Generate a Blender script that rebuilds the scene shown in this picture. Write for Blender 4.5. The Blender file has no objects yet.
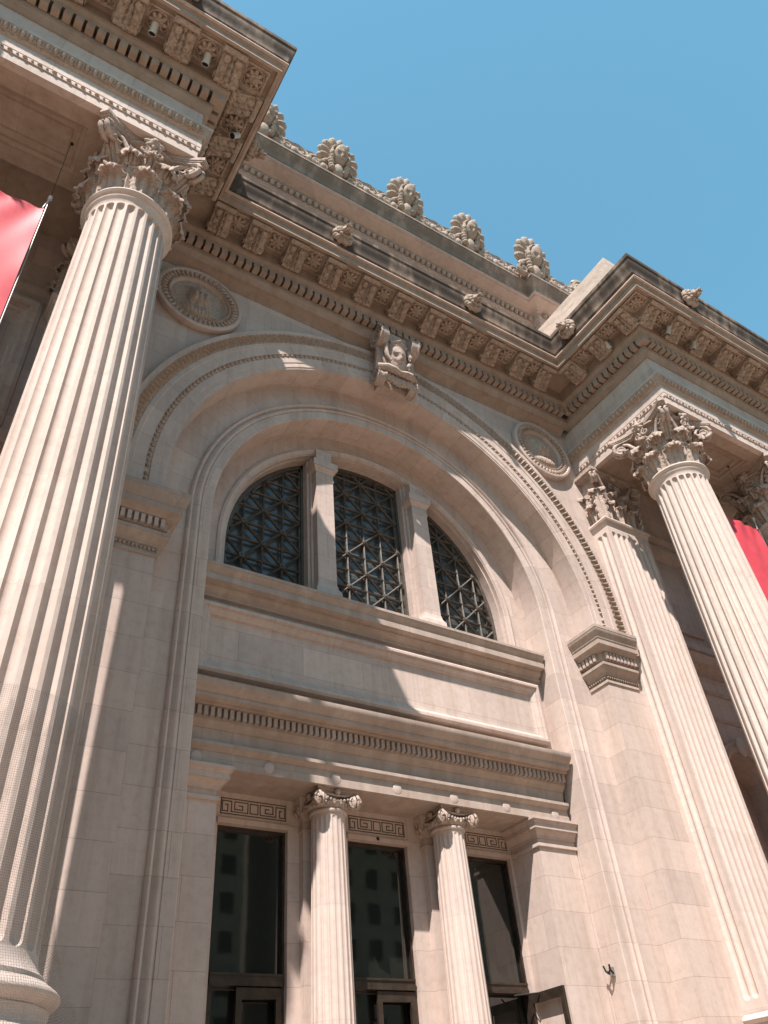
import bpy, math, random
import numpy as np
from mathutils import Matrix, Vector
PI = math.pi
random.seed(7); rng = np.random.RandomState(7)
scene = bpy.context.scene
COL = scene.collection

# ------------------------------------------------------------------ materials
def new_mat(name):
    m = bpy.data.materials.new(name); m.use_nodes = True
    nt = m.node_tree; b = nt.nodes['Principled BSDF']
    return m, nt, b
def N(nt, t, **kw):
    n = nt.nodes.new(t)
    for k, v in kw.items():
        if k in n.inputs.keys() if hasattr(n.inputs, 'keys') else False: n.inputs[k].default_value = v
        else: setattr(n, k, v)
    return n
def L(nt, a, b): nt.links.new(a, b)
def ramp(nt, fac, stops):
    r = nt.nodes.new('ShaderNodeValToRGB'); e = r.color_ramp.elements
    e[0].position, e[0].color = stops[0][0], (*stops[0][1], 1); e[1].position, e[1].color = stops[-1][0], (*stops[-1][1], 1)
    for p, c in stops[1:-1]:
        x = e.new(p); x.color = (*c, 1)
    L(nt, fac, r.inputs[0]); return r.outputs[0]
def noise(nt, vec, scale, detail=4, rough=.55):
    n = nt.nodes.new('ShaderNodeTexNoise'); n.inputs['Scale'].default_value = scale
    n.inputs['Detail'].default_value = detail; n.inputs['Roughness'].default_value = rough
    L(nt, vec, n.inputs['Vector']); return n.outputs['Fac']
def mixc(nt, fac, a, b, blend='MIX'):
    m = nt.nodes.new('ShaderNodeMix'); m.data_type = 'RGBA'; m.blend_type = blend
    for s, v in ((0, fac), (6, a), (7, b)):
        if hasattr(v, 'links'): L(nt, v, m.inputs[s])
        else: m.inputs[s].default_value = v if s == 0 else (*v, 1)
    return m.outputs[2]
def mapping(nt, vec, scale):
    m = nt.nodes.new('ShaderNodeMapping'); m.inputs['Scale'].default_value = scale
    L(nt, vec, m.inputs['Vector']); return m.outputs[0]
def math_(nt, op, a, b=None):
    m = nt.nodes.new('ShaderNodeMath'); m.operation = op
    for i, v in enumerate((a, b)):
        if v is None: continue
        if hasattr(v, 'links'): L(nt, v, m.inputs[i])
        else: m.inputs[i].default_value = v
    return m.outputs[0]

def stone(name, base=(.50, .405, .345), joints=None, grime=0., stain=.35, bump=.25, carve=0., bw=1.6, bh=.74, dark=(.10, .07, .05), jv=.75):
    m, nt, b = new_mat(name)
    geo = nt.nodes.new('ShaderNodeNewGeometry'); pos = geo.outputs['Position']
    uvn = nt.nodes.new('ShaderNodeUVMap'); uvn.uv_map = 'uv'; uv = uvn.outputs[0]
    n1 = noise(nt, pos, .55, 5, .6); n2 = noise(nt, pos, 6, 6, .65); n3 = noise(nt, pos, 60, 3, .6)
    B = np.array(base)*.92
    c = ramp(nt, n1, [(.3, tuple(B*.86)), (.5, tuple(B)), (.7, tuple(np.minimum(B*[1.06, 1.07, 1.09], 1)))])
    c = mixc(nt, .55, c, ramp(nt, n2, [(.28, tuple(B*[.80, .77, .74])), (.5, tuple(B)), (.75, tuple(B*1.1))]))
    # rain streaks running down the stone
    st = noise(nt, mapping(nt, pos, (2.2, 2.2, .16)), 1.6, 6, .66)
    sm = math_(nt, 'MULTIPLY', ramp(nt, st, [(.47, (0, 0, 0)), (.66, (1, 1, 1))]), stain)
    c = mixc(nt, sm, c, tuple(B*[.66, .58, .50]))
    hgt = n2
    if joints:
        br = nt.nodes.new('ShaderNodeTexBrick'); L(nt, uv, br.inputs['Vector'])
        br.inputs['Scale'].default_value = 1; br.inputs['Brick Width'].default_value = bw; br.inputs['Row Height'].default_value = bh
        br.inputs['Mortar Size'].default_value = joints; br.inputs['Mortar Smooth'].default_value = .4; br.inputs['Bias'].default_value = 0
        br.inputs['Color1'].default_value = (.85, .845, .84, 1); br.inputs['Color2'].default_value = (1.07, 1.06, 1.04, 1); br.inputs['Mortar'].default_value = (.60, .53, .47, 1)
        c = mixc(nt, jv, c, br.outputs['Color'], 'MULTIPLY')
    if grime > 0:
        gn = noise(nt, mapping(nt, pos, (1.5, 1.5, .35)), 1.3, 6, .6)
        gm = math_(nt, 'MULTIPLY', ramp(nt, gn, [(.30, (0, 0, 0)), (.54, (1, 1, 1))]), grime)
        c = mixc(nt, gm, c, dark)
    if carve > 0:
        # dark mottling: dirt plus the shade between carvings, put into the colour
        vn = noise(nt, pos, 19, 5, .7)
        cm = math_(nt, 'MULTIPLY', ramp(nt, vn, [(.50, (0, 0, 0)), (.66, (1, 1, 1))]), carve)
        c = mixc(nt, cm, c, tuple(B*[.42, .36, .31]))
    L(nt, c, b.inputs['Base Color'])
    b.inputs['Roughness'].default_value = .86; b.inputs['Specular IOR Level'].default_value = .25
    bp = nt.nodes.new('ShaderNodeBump'); bp.inputs['Strength'].default_value = bump; bp.inputs['Distance'].default_value = .02
    h = math_(nt, 'ADD', math_(nt, 'MULTIPLY', n3, .35), n2)
    if carve > 0:
        h = math_(nt, 'ADD', h, math_(nt, 'MULTIPLY', noise(nt, pos, 14, 5, .7), 1.6*carve))
    if joints: h = math_(nt, 'SUBTRACT', h, math_(nt, 'MULTIPLY', br.outputs['Fac'], .9))
    L(nt, h, bp.inputs['Height']); L(nt, bp.outputs[0], b.inputs['Normal'])
    return m
SB = (.575, .462, .410)
M = {}
M['wall'] = stone('limestone ashlar', SB, joints=.006, bump=.22)
M['trim'] = stone('limestone mouldings', SB, joints=.005, bw=2.1, bh=60, bump=.22, stain=.45, grime=.16, dark=(.26, .18, .13))
M['shaft'] = stone('limestone shaft', (.60, .485, .43), joints=.006, bw=90, bh=1.9, bump=.12, stain=.25, jv=.35)
M['carved'] = stone('carved limestone', (.45, .345, .28), bump=.55, carve=.75, stain=.4)
M['carved_pale'] = stone('pale carved limestone', (.48, .375, .32), bump=.65, carve=.72, stain=.35)
M['soot_shade'] = stone('groove dirt and shade', (.13, .095, .075), bump=.2)  # groove shade painted into the colour, together with dirt
M['grimy'] = stone('weathered cornice stone', (.36, .265, .205), joints=.006, bw=2.3, bh=60, bump=.4, grime=.90, dark=(.058, .041, .031))
M['sill'] = stone('stained sill stone', (.53, .425, .365), joints=.005, bw=2.1, bh=60, grime=.26, bump=.3, dark=(.15, .105, .08))
M['attic_crown'] = stone('stained attic crown', (.45, .35, .29), joints=.006, bw=2.3, bh=60, bump=.4, grime=.62, dark=(.09, .065, .05))
M['rough'] = stone('rough block stone', (.55, .43, .36), bump=.9, carve=.15)
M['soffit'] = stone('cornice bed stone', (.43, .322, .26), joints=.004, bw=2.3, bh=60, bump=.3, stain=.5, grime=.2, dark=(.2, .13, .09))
def plain(name, col, rough=.5, metal=0., spec=.5, var=.0, scale=8, bump=0):
    m, nt, b = new_mat(name)
    b.inputs['Roughness'].default_value = rough; b.inputs['Metallic'].default_value = metal; b.inputs['Specular IOR Level'].default_value = spec
    geo = nt.nodes.new('ShaderNodeNewGeometry')
    n = noise(nt, geo.outputs['Position'], scale, 5, .6); c = np.array(col)
    L(nt, ramp(nt, n, [(.3, tuple(c*(1-var))), (.7, tuple(np.minimum(c*(1+var), 1)))]), b.inputs['Base Color'])
    if bump:
        bp = nt.nodes.new('ShaderNodeBump'); bp.inputs['Strength'].default_value = bump; bp.inputs['Distance'].default_value = .02
        L(nt, n, bp.inputs['Height']); L(nt, bp.outputs[0], b.inputs['Normal'])
    return m
M['iron'] = plain('weathered bronze lattice', (.09, .074, .06), .55, .1, .4, .4, 12, .3)
M['bronze'] = plain('dark bronze door frame', (.075, .055, .042), .38, .6, .5, .35, 5)
M['steel'] = plain('grey metal', (.30, .29, .28), .4, .6)
M['white'] = plain('white lamp housing', (.50, .48, .45), .45, 0, .5, .08)
M['black'] = plain('black gap', (.012, .011, .010), .8)
def glass_mat(name, col, rough, spec):
    m, nt, b = new_mat(name); b.inputs['Base Color'].default_value = (*col, 1); b.inputs['Roughness'].default_value = rough
    b.inputs['Specular IOR Level'].default_value = spec; b.inputs['IOR'].default_value = 1.6
    geo = nt.nodes.new('ShaderNodeNewGeometry'); bp = nt.nodes.new('ShaderNodeBump'); bp.inputs['Strength'].default_value = .05; bp.inputs['Distance'].default_value = .02
    L(nt, noise(nt, geo.outputs['Position'], 1.3, 2), bp.inputs['Height']); L(nt, bp.outputs[0], b.inputs['Normal'])
    return m
M['glass'] = glass_mat('window glass', (.075, .080, .078), .24, .36)
M['door_glass'] = glass_mat('door glass', (.012, .012, .010), .03, .9)
# banner cloth
m, nt, b = new_mat('red banner cloth'); M['banner'] = m
geo = nt.nodes.new('ShaderNodeNewGeometry')
n = noise(nt, geo.outputs['Position'], 2.2, 3); L(nt, ramp(nt, n, [(.3, (.50, .036, .050)), (.7, (.60, .052, .070))]), b.inputs['Base Color'])
b.inputs['Roughness'].default_value = .6
b.inputs['Sheen Weight'].default_value = .0
# netting: fine square mesh, real holes between the threads
m, nt, b = new_mat('fine bird netting'); M['net'] = m
uvn = nt.nodes.new('ShaderNodeUVMap'); uvn.uv_map = 'uv'
sep = nt.nodes.new('ShaderNodeSeparateXYZ'); L(nt, uvn.outputs[0], sep.inputs[0])
def thread(o):
    f = math_(nt, 'FRACT', math_(nt, 'MULTIPLY', o, 40.)); return math_(nt, 'LESS_THAN', f, .11)
mk = math_(nt, 'MAXIMUM', thread(sep.outputs[0]), thread(sep.outputs[1]))
b.inputs['Base Color'].default_value = (.16, .13, .11, 1); L(nt, mk, b.inputs['Alpha'])
# opposite building, pavement
M['brick'] = stone('opposite facade', (.24, .205, .165), joints=.02, bw=1.2, bh=.5)
M['pave'] = stone('granite paving', (.34, .268, .21), joints=.012, bw=1.8, bh=1.8, bump=.2)

# ------------------------------------------------------------------ mesh builder
class MB:
    def __init__(s): s.v = []; s.n = 0; s.f = []; s.uv = []; s.fl = []
    def add(s, V, F, UV=None, smooth=True):
        V = np.asarray(V, float).reshape(-1, 3); o = s.n; s.v.append(V); s.n += len(V)
        for f in F:
            s.f.append(tuple(o+i for i in f)); s.fl.append(smooth)
            if UV is None:
                P = V[list(f)]; nn = np.zeros(3)
                for k in range(len(P)): nn += np.cross(P[k]-P[0], P[(k+1) % len(P)]-P[0])
                a = int(np.argmax(np.abs(nn)))
                s.uv.append([(p[1], p[2]) if a == 0 else (p[0], p[2]) if a == 1 else (p[0], p[1]) for p in P])
            else: s.uv.append([tuple(UV[i]) for i in f])
        return s
    def grid(s, P, UV=None, cu=False, cv=False, smooth=True):
        P = np.asarray(P, float); m, n = P.shape[:2]; F = []
        for i in range(m-(0 if cu else 1)):
            for j in range(n-(0 if cv else 1)):
                a, b_ = i, (i+1) % m; c, d = j, (j+1) % n
                F.append((a*n+c, b_*n+c, b_*n+d, a*n+d))
        if UV is not None: UV = np.asarray(UV).reshape(-1, 2)
        return s.add(P.reshape(-1, 3), F, UV, smooth)
    def box(s, x0, x1, y0, y1, z0, z1):
        V = [(x, y, z) for x in (x0, x1) for y in (y0, y1) for z in (z0, z1)]
        return s.add(V, [(0, 1, 3, 2), (4, 6, 7, 5), (0, 4, 5, 1), (2, 3, 7, 6), (0, 2, 6, 4), (1, 5, 7, 3)], smooth=False)
    def poly(s, pts): return s.add(pts, [tuple(range(len(pts)))], smooth=False)
    def prism(s, pts, d):           # closed polygon pts pushed along vector d
        P = np.asarray(pts, float); n = len(P); V = np.vstack([P, P+np.asarray(d)])
        s.add(V, [tuple(range(n-1, -1, -1)), tuple(range(n, 2*n))], smooth=False)
        return s.add(V, [(i, (i+1) % n, n+(i+1) % n, n+i) for i in range(n)])
    def sweep(s, prof, path, closed=False, u0=0):   # prof (e,z); outward is right-hand side of travel
        p = np.asarray(path, float); n = len(p); S = []; u = [u0]
        for i in range(n):
            d0 = p[i]-p[i-1] if (i > 0 or closed) else p[1]-p[0]
            d1 = p[(i+1) % n]-p[i] if (i < n-1 or closed) else d0
            if i > 0: u.append(u[-1]+np.linalg.norm(p[i]-p[i-1]))
            n0 = np.array([d0[1], -d0[0]])/np.linalg.norm(d0); n1 = np.array([d1[1], -d1[0]])/np.linalg.norm(d1)
            S.append((n0+n1)/(1+n0@n1))
        prof = np.array(prof, float); prof[:, 0] = np.where(np.abs(prof[:, 0]) < .004, .004, prof[:, 0])
        ln = np.concatenate([[0], np.cumsum(np.linalg.norm(np.diff(prof, axis=0), axis=1))])
        for i in range(n-(0 if closed else 1)):
            j = (i+1) % n; uj = u[j] if j else u[-1]+np.linalg.norm(p[0]-p[-1])
            G = np.array([[(*(p[k]+S[k]*e), z) for e, z in prof] for k in (i, j)])
            UV = np.array([[(uu, z) for (e, z), l in zip(prof, ln)] for uu in (u[i], uj)])
            s.grid(G, UV)
        return s
    def cap(s, prof, p, d):          # closes a sweep end: p point, d outward unit vec
        P = [(p[0]+d[0]*e, p[1]+d[1]*e, z) for e, z in prof]
        P += [(p[0], p[1], prof[-1][1]), (p[0], p[1], prof[0][1])]
        return s.poly(P)
    def lathe(s, prof, c=(0, 0, 0), n=48, a0=0, a1=2*PI):
        A = np.linspace(a0, a1, n+1); prof = np.asarray(prof, float); c = np.asarray(c)
        G = np.array([[(c[0]+r*math.cos(a), c[1]+r*math.sin(a), c[2]+z) for r, z in prof] for a in A])
        UV = np.array([[(a*prof[:, 0].max(), z) for r, z in prof] for a in A])
        return s.grid(G, UV)
    def blob(s, c, r, n=10, R=None):
        th = np.linspace(0, PI, n); ph = np.linspace(0, 2*PI, int(n*1.6)+1)
        G = np.array([[(r[0]*math.sin(t)*math.cos(f), r[1]*math.sin(t)*math.sin(f), r[2]*math.cos(t)) for t in th] for f in ph])
        if R is not None: G = G@np.asarray(R).T
        return s.grid(G+np.asarray(c))
    def tube(s, pts, r, n=8):
        p = np.asarray(pts, float); m = len(p); G = []
        rr = r if hasattr(r, '__len__') else [r]*m
        for i in range(m):
            t = p[min(i+1, m-1)]-p[max(i-1, 0)]; t /= np.linalg.norm(t)
            a = np.cross(t, (0, 0, 1)); a = np.cross(t, (1, 0, 0)) if np.linalg.norm(a) < .2 else a; a /= np.linalg.norm(a); b_ = np.cross(t, a)
            G.append([p[i]+rr[i]*(math.cos(k)*a+math.sin(k)*b_) for k in np.linspace(0, 2*PI, n+1)])
        G = np.array(G); s.grid(G); s.poly(G[0, :-1]); return s.poly(G[-1, :-1])
    def sheet(s, P, th, UV=None):    # curved sheet with thickness
        P = np.asarray(P, float); du = np.gradient(P, axis=0); dv = np.gradient(P, axis=1)
        nn = np.cross(du, dv); nn /= (np.linalg.norm(nn, axis=2, keepdims=True)+1e-9)
        Q = P-nn*th; s.grid(P, UV); s.grid(Q, UV)
        for a, b_ in ((P[0], Q[0]), (P[-1], Q[-1]), (P[:, 0], Q[:, 0]), (P[:, -1], Q[:, -1])): s.grid(np.array([a, b_]))
        return s
    def xf(s, A, t=(0, 0, 0)):
        A = np.asarray(A); s.v = [v@A.T+np.asarray(t) for v in s.v]; return s
    def merge(s, o, A=None, t=(0, 0, 0)):
        V = np.vstack(o.v); V = V if A is None else V@np.asarray(A).T; V = V+np.asarray(t)
        off = s.n; s.v.append(V); s.n += len(V); s.f += [tuple(off+i for i in f) for f in o.f]; s.uv += o.uv; s.fl += o.fl
        return s
    def build(s, name, mat, parent=None, loc=(0, 0, 0), rz=0, ang=38):
        me = bpy.data.meshes.new(name); V = np.vstack(s.v)
        me.from_pydata(V.tolist(), [], s.f); me.update()
        lay = me.uv_layers.new(name='uv'); flat = np.array([c for f in s.uv for c in f], np.float32).ravel()
        lay.data.foreach_set('uv', flat)
        me.polygons.foreach_set('use_smooth', np.array(s.fl, bool)); me.set_sharp_from_angle(angle=math.radians(ang))
        me.materials.append(M[mat] if isinstance(mat, str) else mat)
        o = bpy.data.objects.new(name, me); COL.objects.link(o); o.location = loc; o.rotation_euler = (0, 0, rz)
        if parent: o.parent = parent
        return o
def thing(name, label, cat, loc=(0, 0, 0), rz=0, group=None):
    o = bpy.data.objects.new(name, None); COL.objects.link(o); o.location = loc; o.rotation_euler = (0, 0, rz)
    o.empty_display_size = .3; o['label'] = label; o['category'] = cat
    if group: o['group'] = group
    return o
def tag(o, label, cat, group=None):
    o['label'] = label; o['category'] = cat
    if group: o['group'] = group
    return o
def dup(o, parent, loc=None, rz=None, label=None):
    c = o.copy(); COL.objects.link(c); c.parent = parent
    if loc is not None: c.location = loc
    if rz is not None: c.rotation_euler = (0, 0, rz)
    if label: c['label'] = label
    for ch in list(o.children):
        d = ch.copy(); COL.objects.link(d); d.parent = c
    return c
def cyma(e0, z0, e1, z1, n=7, rev=False):
    out = []
    for i in range(n+1):
        t = i/n; a = t-math.sin(2*PI*t)/(2*PI)*(.85 if not rev else -.85); out.append((e0+(e1-e0)*a, z0+(z1-z0)*t))
    return out
def torus(e, z0, z1, b, n=7):
    return [(e+b*math.sin(PI*i/n), z0+(z1-z0)*i/n-0) for i in range(n+1)]
def flip(f): return [(-1 if f < 0 else 1)]

# ------------------------------------------------------------------ the building
FLOOR = 1.95
A, ZC = 6.4, 13.8
BLD = thing('museum_building', 'tall beaux-arts limestone museum front with giant fluted columns round a deep arched entrance bay', 'building')
XF, YF, YR = 7.88, -4.16, -.27          # frieze plane: projecting corners, projecting front, recessed part
CL, CR = (-8.8, -3.05), (8.62, -3.05)   # giant columns next to the arch
CL2, CR2 = (-14.1, -3.05), (13.92, -3.05)
ZBED = 22.95

# --- front wall with the arch cut out
w = MB()
def arc(r, n=48, z=ZC, a0=0, a1=PI): return [(r*math.cos(a), z+r*math.sin(a)) for a in np.linspace(a0, a1, n+1)]
na = 72; ang = np.linspace(0, PI, na+1); W2 = 7.62
G = []
for a in ang:
    c, s_ = math.cos(a), math.sin(a); t = min(W2/abs(c) if abs(c) > 1e-6 else 1e9, (22.2-ZC)/s_ if s_ > 1e-6 else 1e9)
    t = max(t, A+.01); G.append([(A*c, 0, ZC+A*s_), (t*c, 0, ZC+t*s_)])
# keep the upper corners square
w.grid(G, smooth=False)
for s in (-1, 1):
    tx = (22.2-ZC)*1.0
    k = [g[1] for g in G if s*g[1][0] > 0]
    w.poly([(s*W2, 0, ZC+.0), (s*A, 0, ZC), (s*A, 0, FLOOR), (s*W2, 0, FLOOR)])
    a_c = math.atan2(22.2-ZC, W2); near = [g[1] for g in G]
    lo = [p for p in near if s*p[0] >= W2-1e-3]; hi = [p for p in near if abs(p[2]-22.2) < 1e-3 and s*p[0] > 0]
    pl = max(lo, key=lambda p: p[2]); ph = max(hi, key=lambda p: s*p[0])
    w.poly([pl, ph, (s*W2, 0, 22.2)])
    # outer wall behind the columns
    x0, x1 = s*W2, s*17.5
    px0, px1, pz0, pz1 = s*10.1, s*12.45, 13.95, 17.6
    w.box(*sorted((x0, px0)), 0, .4, FLOOR, 22.2); w.box(*sorted((px1, x1)), 0, .4, FLOOR, 22.2)
    w.box(*sorted((px0, px1)), 0, .4, pz1, 22.2); w.box(*sorted((px0, px1)), .18, .4, pz0, pz1); w.box(*sorted((px0, px1)), 0, .4, 10.75, pz0)
    nx0, nx1 = sorted((s*10.35, s*12.2)); cx = (nx0+nx1)/2; hr = (nx1-nx0)/2; nz = 9.35
    w.box(*sorted((px0, nx0 if s > 0 else nx1)), 0, .4, FLOOR, 10.75); w.box(*sorted((nx1 if s > 0 else nx0, px1)), 0, .4, FLOOR, 10.75)
    Gn = [[(cx+hr*math.cos(a), 0, nz+hr*math.sin(a)), (cx+hr*math.cos(a), 0, 10.75)] for a in np.linspace(0, PI, 25)]
    w.grid(Gn, smooth=False)
    w.grid([[(cx+hr*math.cos(a), y, nz+hr*math.sin(a)) for y in (0, .75)] for a in np.linspace(0, PI, 25)])
    for x in (nx0, nx1): w.poly([(x, .4, FLOOR), (x, .75, FLOOR), (x, .75, nz), (x, .4, nz)])
    w.poly([(nx0, .75, FLOOR), (nx1, .75, FLOOR), (nx1, .75, nz+hr), (nx0, .75, nz+hr)])
front_wall = w.build('front_wall', 'wall', BLD)

# --- arch reveal, ring wall and inner wall
def arch_strip(mb, prof, z0, zc=ZC, n=72, jamb=True):
    """prof: (r,y) points swept up one jamb, round the arch, down the other"""
    rows = []; UV = []
    prof = np.asarray(prof, float)
    ln = np.concatenate([[0], np.cumsum(np.linalg.norm(np.diff(prof, axis=0), axis=1))])
    if jamb:
        for z in (z0, zc): rows.append([(r, y, z) for r, y in prof]); UV.append([(z, l) for l in ln])
        rows.pop(); UV.pop()
    for a in np.linspace(0, PI, n+1):
        rows.append([(r*math.cos(a), y, zc+r*math.sin(a)) for r, y in prof]); UV.append([(zc+5.5*a, l) for l in ln])
    if jamb: rows.append([(-r, y, z0) for r, y in prof]); UV.append([(zc+5.5*PI+zc-z0, l) for l in ln])
    # UV: brick rows run across the band, so swap to (len across, along)
    UV = [[(l+.2, u) for u, l in row] for row in UV]
    return mb.grid(rows, UV)
rv = arch_strip(MB(), [(A, 0), (A, .68), (5.60, .68)], FLOOR); rv.build('arch_reveal', 'wall', BLD)
def bump_prof(r0, r1, y, h, n=6): return [(r0+(r1-r0)*i/n, y-h*math.sin(PI*i/n)) for i in range(n+1)]
fr = arch_strip(MB(), [(5.66, .70)]+bump_prof(5.66, 5.54, .64, .07)+[(5.54, .66), (5.47, .60)]+bump_prof(5.47, 5.38, .60, .02)+[(5.375, .63), (5.35, .63), (5.345, .61), (5.10, .61), (5.08, .63), (5.08, 2.40)], FLOOR)
fr.build('arch_frame', 'wall', BLD)

# lunette wall with three lights
CW, YW, YG = 4.40, 1.45, 2.0
MX = 1.63; MH = .40
w = MB(); zs = 12.3
Gr = [[(CW*math.cos(a), YW, ZC+CW*math.sin(a)), (5.085*math.cos(a), YW, ZC+5.085*math.sin(a))] for a in ang]
w.grid(Gr, smooth=False)
for s in (-1, 1): w.poly([(s*CW, YW, zs), (s*CW, YW, ZC), (s*5.085, YW, ZC), (s*5.085, YW, zs)])
# moulding round the lunette
arch_strip(w, [(4.62, YW), (4.62, YW-.05), (4.55, YW-.08), (4.50, YW-.05), (4.44, YW-.05), (4.42, YW-.01), (CW, YW-.01), (CW, YW+.12), (CW-.05, YW+.12), (CW-.05, YG+.1)], zs)
w.build('lunette_wall', 'wall', BLD)
def zin(x, r=CW-.05): return ZC+math.sqrt(max(r*r-x*x, 0))
for s in (-1, 1):
    w = MB(); xa, xb = s*MX-MH, s*MX+MH
    # broad pier behind, with moulded edges, and the pilaster in front
    for x0, x1, y in ((xa, xb, 1.62), (xa+.07, xb-.07, 1.54)):
        top = [(x, zin(x)+.08) for x in np.linspace(x0, x1, 6)]
        w.prism([(x0, y, zs), (x1, y, zs)]+[(x, y, z) for x, z in top[::-1]], (0, YG+.1-y, 0))
    w.box(s*MX-.27, s*MX+.27, 1.30, 1.60, 13.15, 17.35)
    w.sweep([(0, zs), (.09, zs), (.09, 12.95), (.06, 13.0), (.03, 13.06), (0, 13.2)], [(s*MX-.27, 1.62), (s*MX-.27, 1.30), (s*MX+.27, 1.30), (s*MX+.27, 1.62)][::1])
    mu = w.build('window_mullion', 'wall', BLD)
    w = MB(); pth = [(s*MX-.27, 1.62), (s*MX-.27, 1.30), (s*MX+.27, 1.30), (s*MX+.27, 1.62)]
    w.sweep([(.0, 16.75), (.02, 16.78), (.02, 16.86), (0, 16.88), (0, 17.02)]+cyma(.01, 17.02, .1, 17.2)+[(.12, 17.2), (.12, 17.42), (-.1, 17.42)], pth)
    w.box(s*MX-.34, s*MX+.34, 1.23, 1.62, 17.41, 17.5)
    w.box(s*MX-.25, s*MX+.25, 1.30, 1.62, 17.5, zin(s*MX)+.1)
    w.build('capital', 'wall', mu)

# window lattices and glass
def clipseg(p, q_, inside, n=60):
    T = np.linspace(0, 1, n+1); ok = [inside(*(p+(q_-p)*t)) for t in T]
    if not any(ok): return None
    i0 = ok.index(True); i1 = n-ok[::-1].index(True)
    if i1-i0 < 2: return None
    return p+(q_-p)*T[i0], p+(q_-p)*T[i1]
def bar(mb, p, q_, w_=.055, d=.06, y=YG-.14):
    t = (q_-p)/np.linalg.norm(q_-p); n_ = np.array([-t[1], t[0]])*w_/2
    a, b_, c, e = p-n_, q_-n_, q_+n_, p+n_
    P = [(v[0], y, v[1]) for v in (a, b_, c, e)]
    # bevelled front ridge
    m0, m1 = p, q_
    mb.prism(P, (0, d, 0)); k = .45
    V = P+[(m0[0], y-.03, m0[1]), (m1[0], y-.03, m1[1])]
    mb.add(V, [(0, 1, 5, 4), (3, 4, 5, 2), (0, 4, 3), (1, 2, 5)], smooth=False)
c_ = .565
def window(x0, x1, ox):
    inside = lambda x, z: x0+.1 <= x <= x1-.1 and z >= zs and (x*x+(z-ZC)**2) < (CW-.17)**2 or (x0+.1 <= x <= x1-.1 and zs <= z < ZC and abs(x) < CW-.17)
    g = MB(); xs = np.linspace(x0, x1, 40)
    g.poly([(x0, YG, zs), (x1, YG, zs)]+[(x, YG, zin(x)) for x in xs[::-1]])
    gl = g.build('arched_window', 'glass', BLD)
    # frame
    f = MB()
    for x, d in ((x0, 1), (x1, -1)):
        if abs(x) < CW-.2: f.box(*sorted((x, x+d*.07)), YG-.16, YG-.01, zs, zin(x)); f.box(*sorted((x+d*.07, x+d*.12)), YG-.10, YG-.01, zs, zin(x)-.05)
    for r0, r1, yy in ((CW-.05, CW-.17, YG-.16), (CW-.17, CW-.24, YG-.10)):
        xm0, xm1 = max(x0, -r1), min(x1, r1)
        if x0 < -4: a0, a1 = math.acos(x1/r0), PI
        elif x1 > 4: a0, a1 = 0, math.acos(x0/r0)
        else: a0, a1 = math.acos(x1/r0), math.acos(x0/r0)
        rows = [[(r0*math.cos(a), yy, ZC+r0*math.sin(a)), (r1*math.cos(a), yy, ZC+r1*math.sin(a)), (r1*math.cos(a), YG, ZC+r1*math.sin(a))] for a in np.linspace(a0, a1, 40)]
        if x0 < -4: rows.append([(-r0, yy, zs), (-r1, yy, zs), (-r1, YG, zs)])
        if x1 > 4: rows = [[(r0, yy, zs), (r1, yy, zs), (r1, YG, zs)]]+rows
        f.grid(rows)
    f.build('frame', 'iron', gl)
    lt = MB(); oz = 13.75
    for k in range(-9, 10):
        for p, q2 in (((ox+k*c_, zs), (ox+k*c_, 18.3)), ((x0, oz+k*c_), (x1, oz+k*c_))):
            r = clipseg(np.array(p, float), np.array(q2, float), inside)
            if r: bar(lt, *r)
    for k in range(-12, 13, 1):
        for sg in (1, -1):
            # diagonals through the nodes
            if k % 2: continue
            cx0 = ox+k*c_; p = np.array([cx0-10*c_*sg*1.0, oz-10*c_]); q2 = np.array([cx0+10*c_*sg, oz+10*c_])
            r = clipseg(p, q2, inside, 220)
            if r: bar(lt, *r, y=YG-.165)
    for i in range(-9, 10):
        for j in range(-4, 9):
            if (i+j) % 2: continue
            x, z = ox+i*c_, oz+j*c_
            if inside(x, z):
                big = 1.0 if (i % 2 == 0) else .8
                lt.lathe([(0, .05), (.03*big, .045), (.045*big, .02), (.085*big, .012), (.095*big, -.03)], n=10)
                # last lathe points up: turn to face out
                V = lt.v[-1]; lt.v[-1] = np.stack([V[:, 0]+x, -V[:, 2]+YG-.185, V[:, 1]+z], 1)
    lt.build('lattice', 'iron', gl)
window(-4.36, -2.03, -3.79); window(-1.23, 1.23, -.65); window(2.03, 4.36, 3.79-c_)

# --- lunette sill, sunk panel and slope below
w = MB()
sp = [(-.9, 12.56), (.40, 12.54), (.49, 12.52), (.49, 12.45)]+cyma(.47, 12.44, .37, 12.26, 6)+[(.40, 12.25), (.40, 12.10), (.24, 12.08), (.24, 12.03)]+cyma(.22, 12.02, .10, 11.88, 5)+[(.12, 11.87), (.12, 11.82), (.05, 11.81), (.05, 11.72), (0, 11.70)]
w.sweep(sp, [(-5.06, 1.30), (5.02, 1.30)]); w.cap(sp, (5.02, 1.30), (0, -1))
w.build('window_sill', 'sill', BLD)
w = MB(); yp = 1.28
w.poly([(-5.08, yp, 9.3), (5.08, yp, 9.3), (5.08, yp, 12.3), (-5.08, yp, 12.3)])
w.build('panel_wall', 'wall', BLD)
w = MB()   # raised frame moulding of the panel
x0, x1, z0, z1 = -4.98, 4.80, 9.90, 11.62
pr = [(0, 0), (0, .20), (.05, .24), (.11, .24), (.12, .19), (.17, .18), (.25, .12), (.28, .12), (.29, .07), (.34, .06)]
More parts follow.
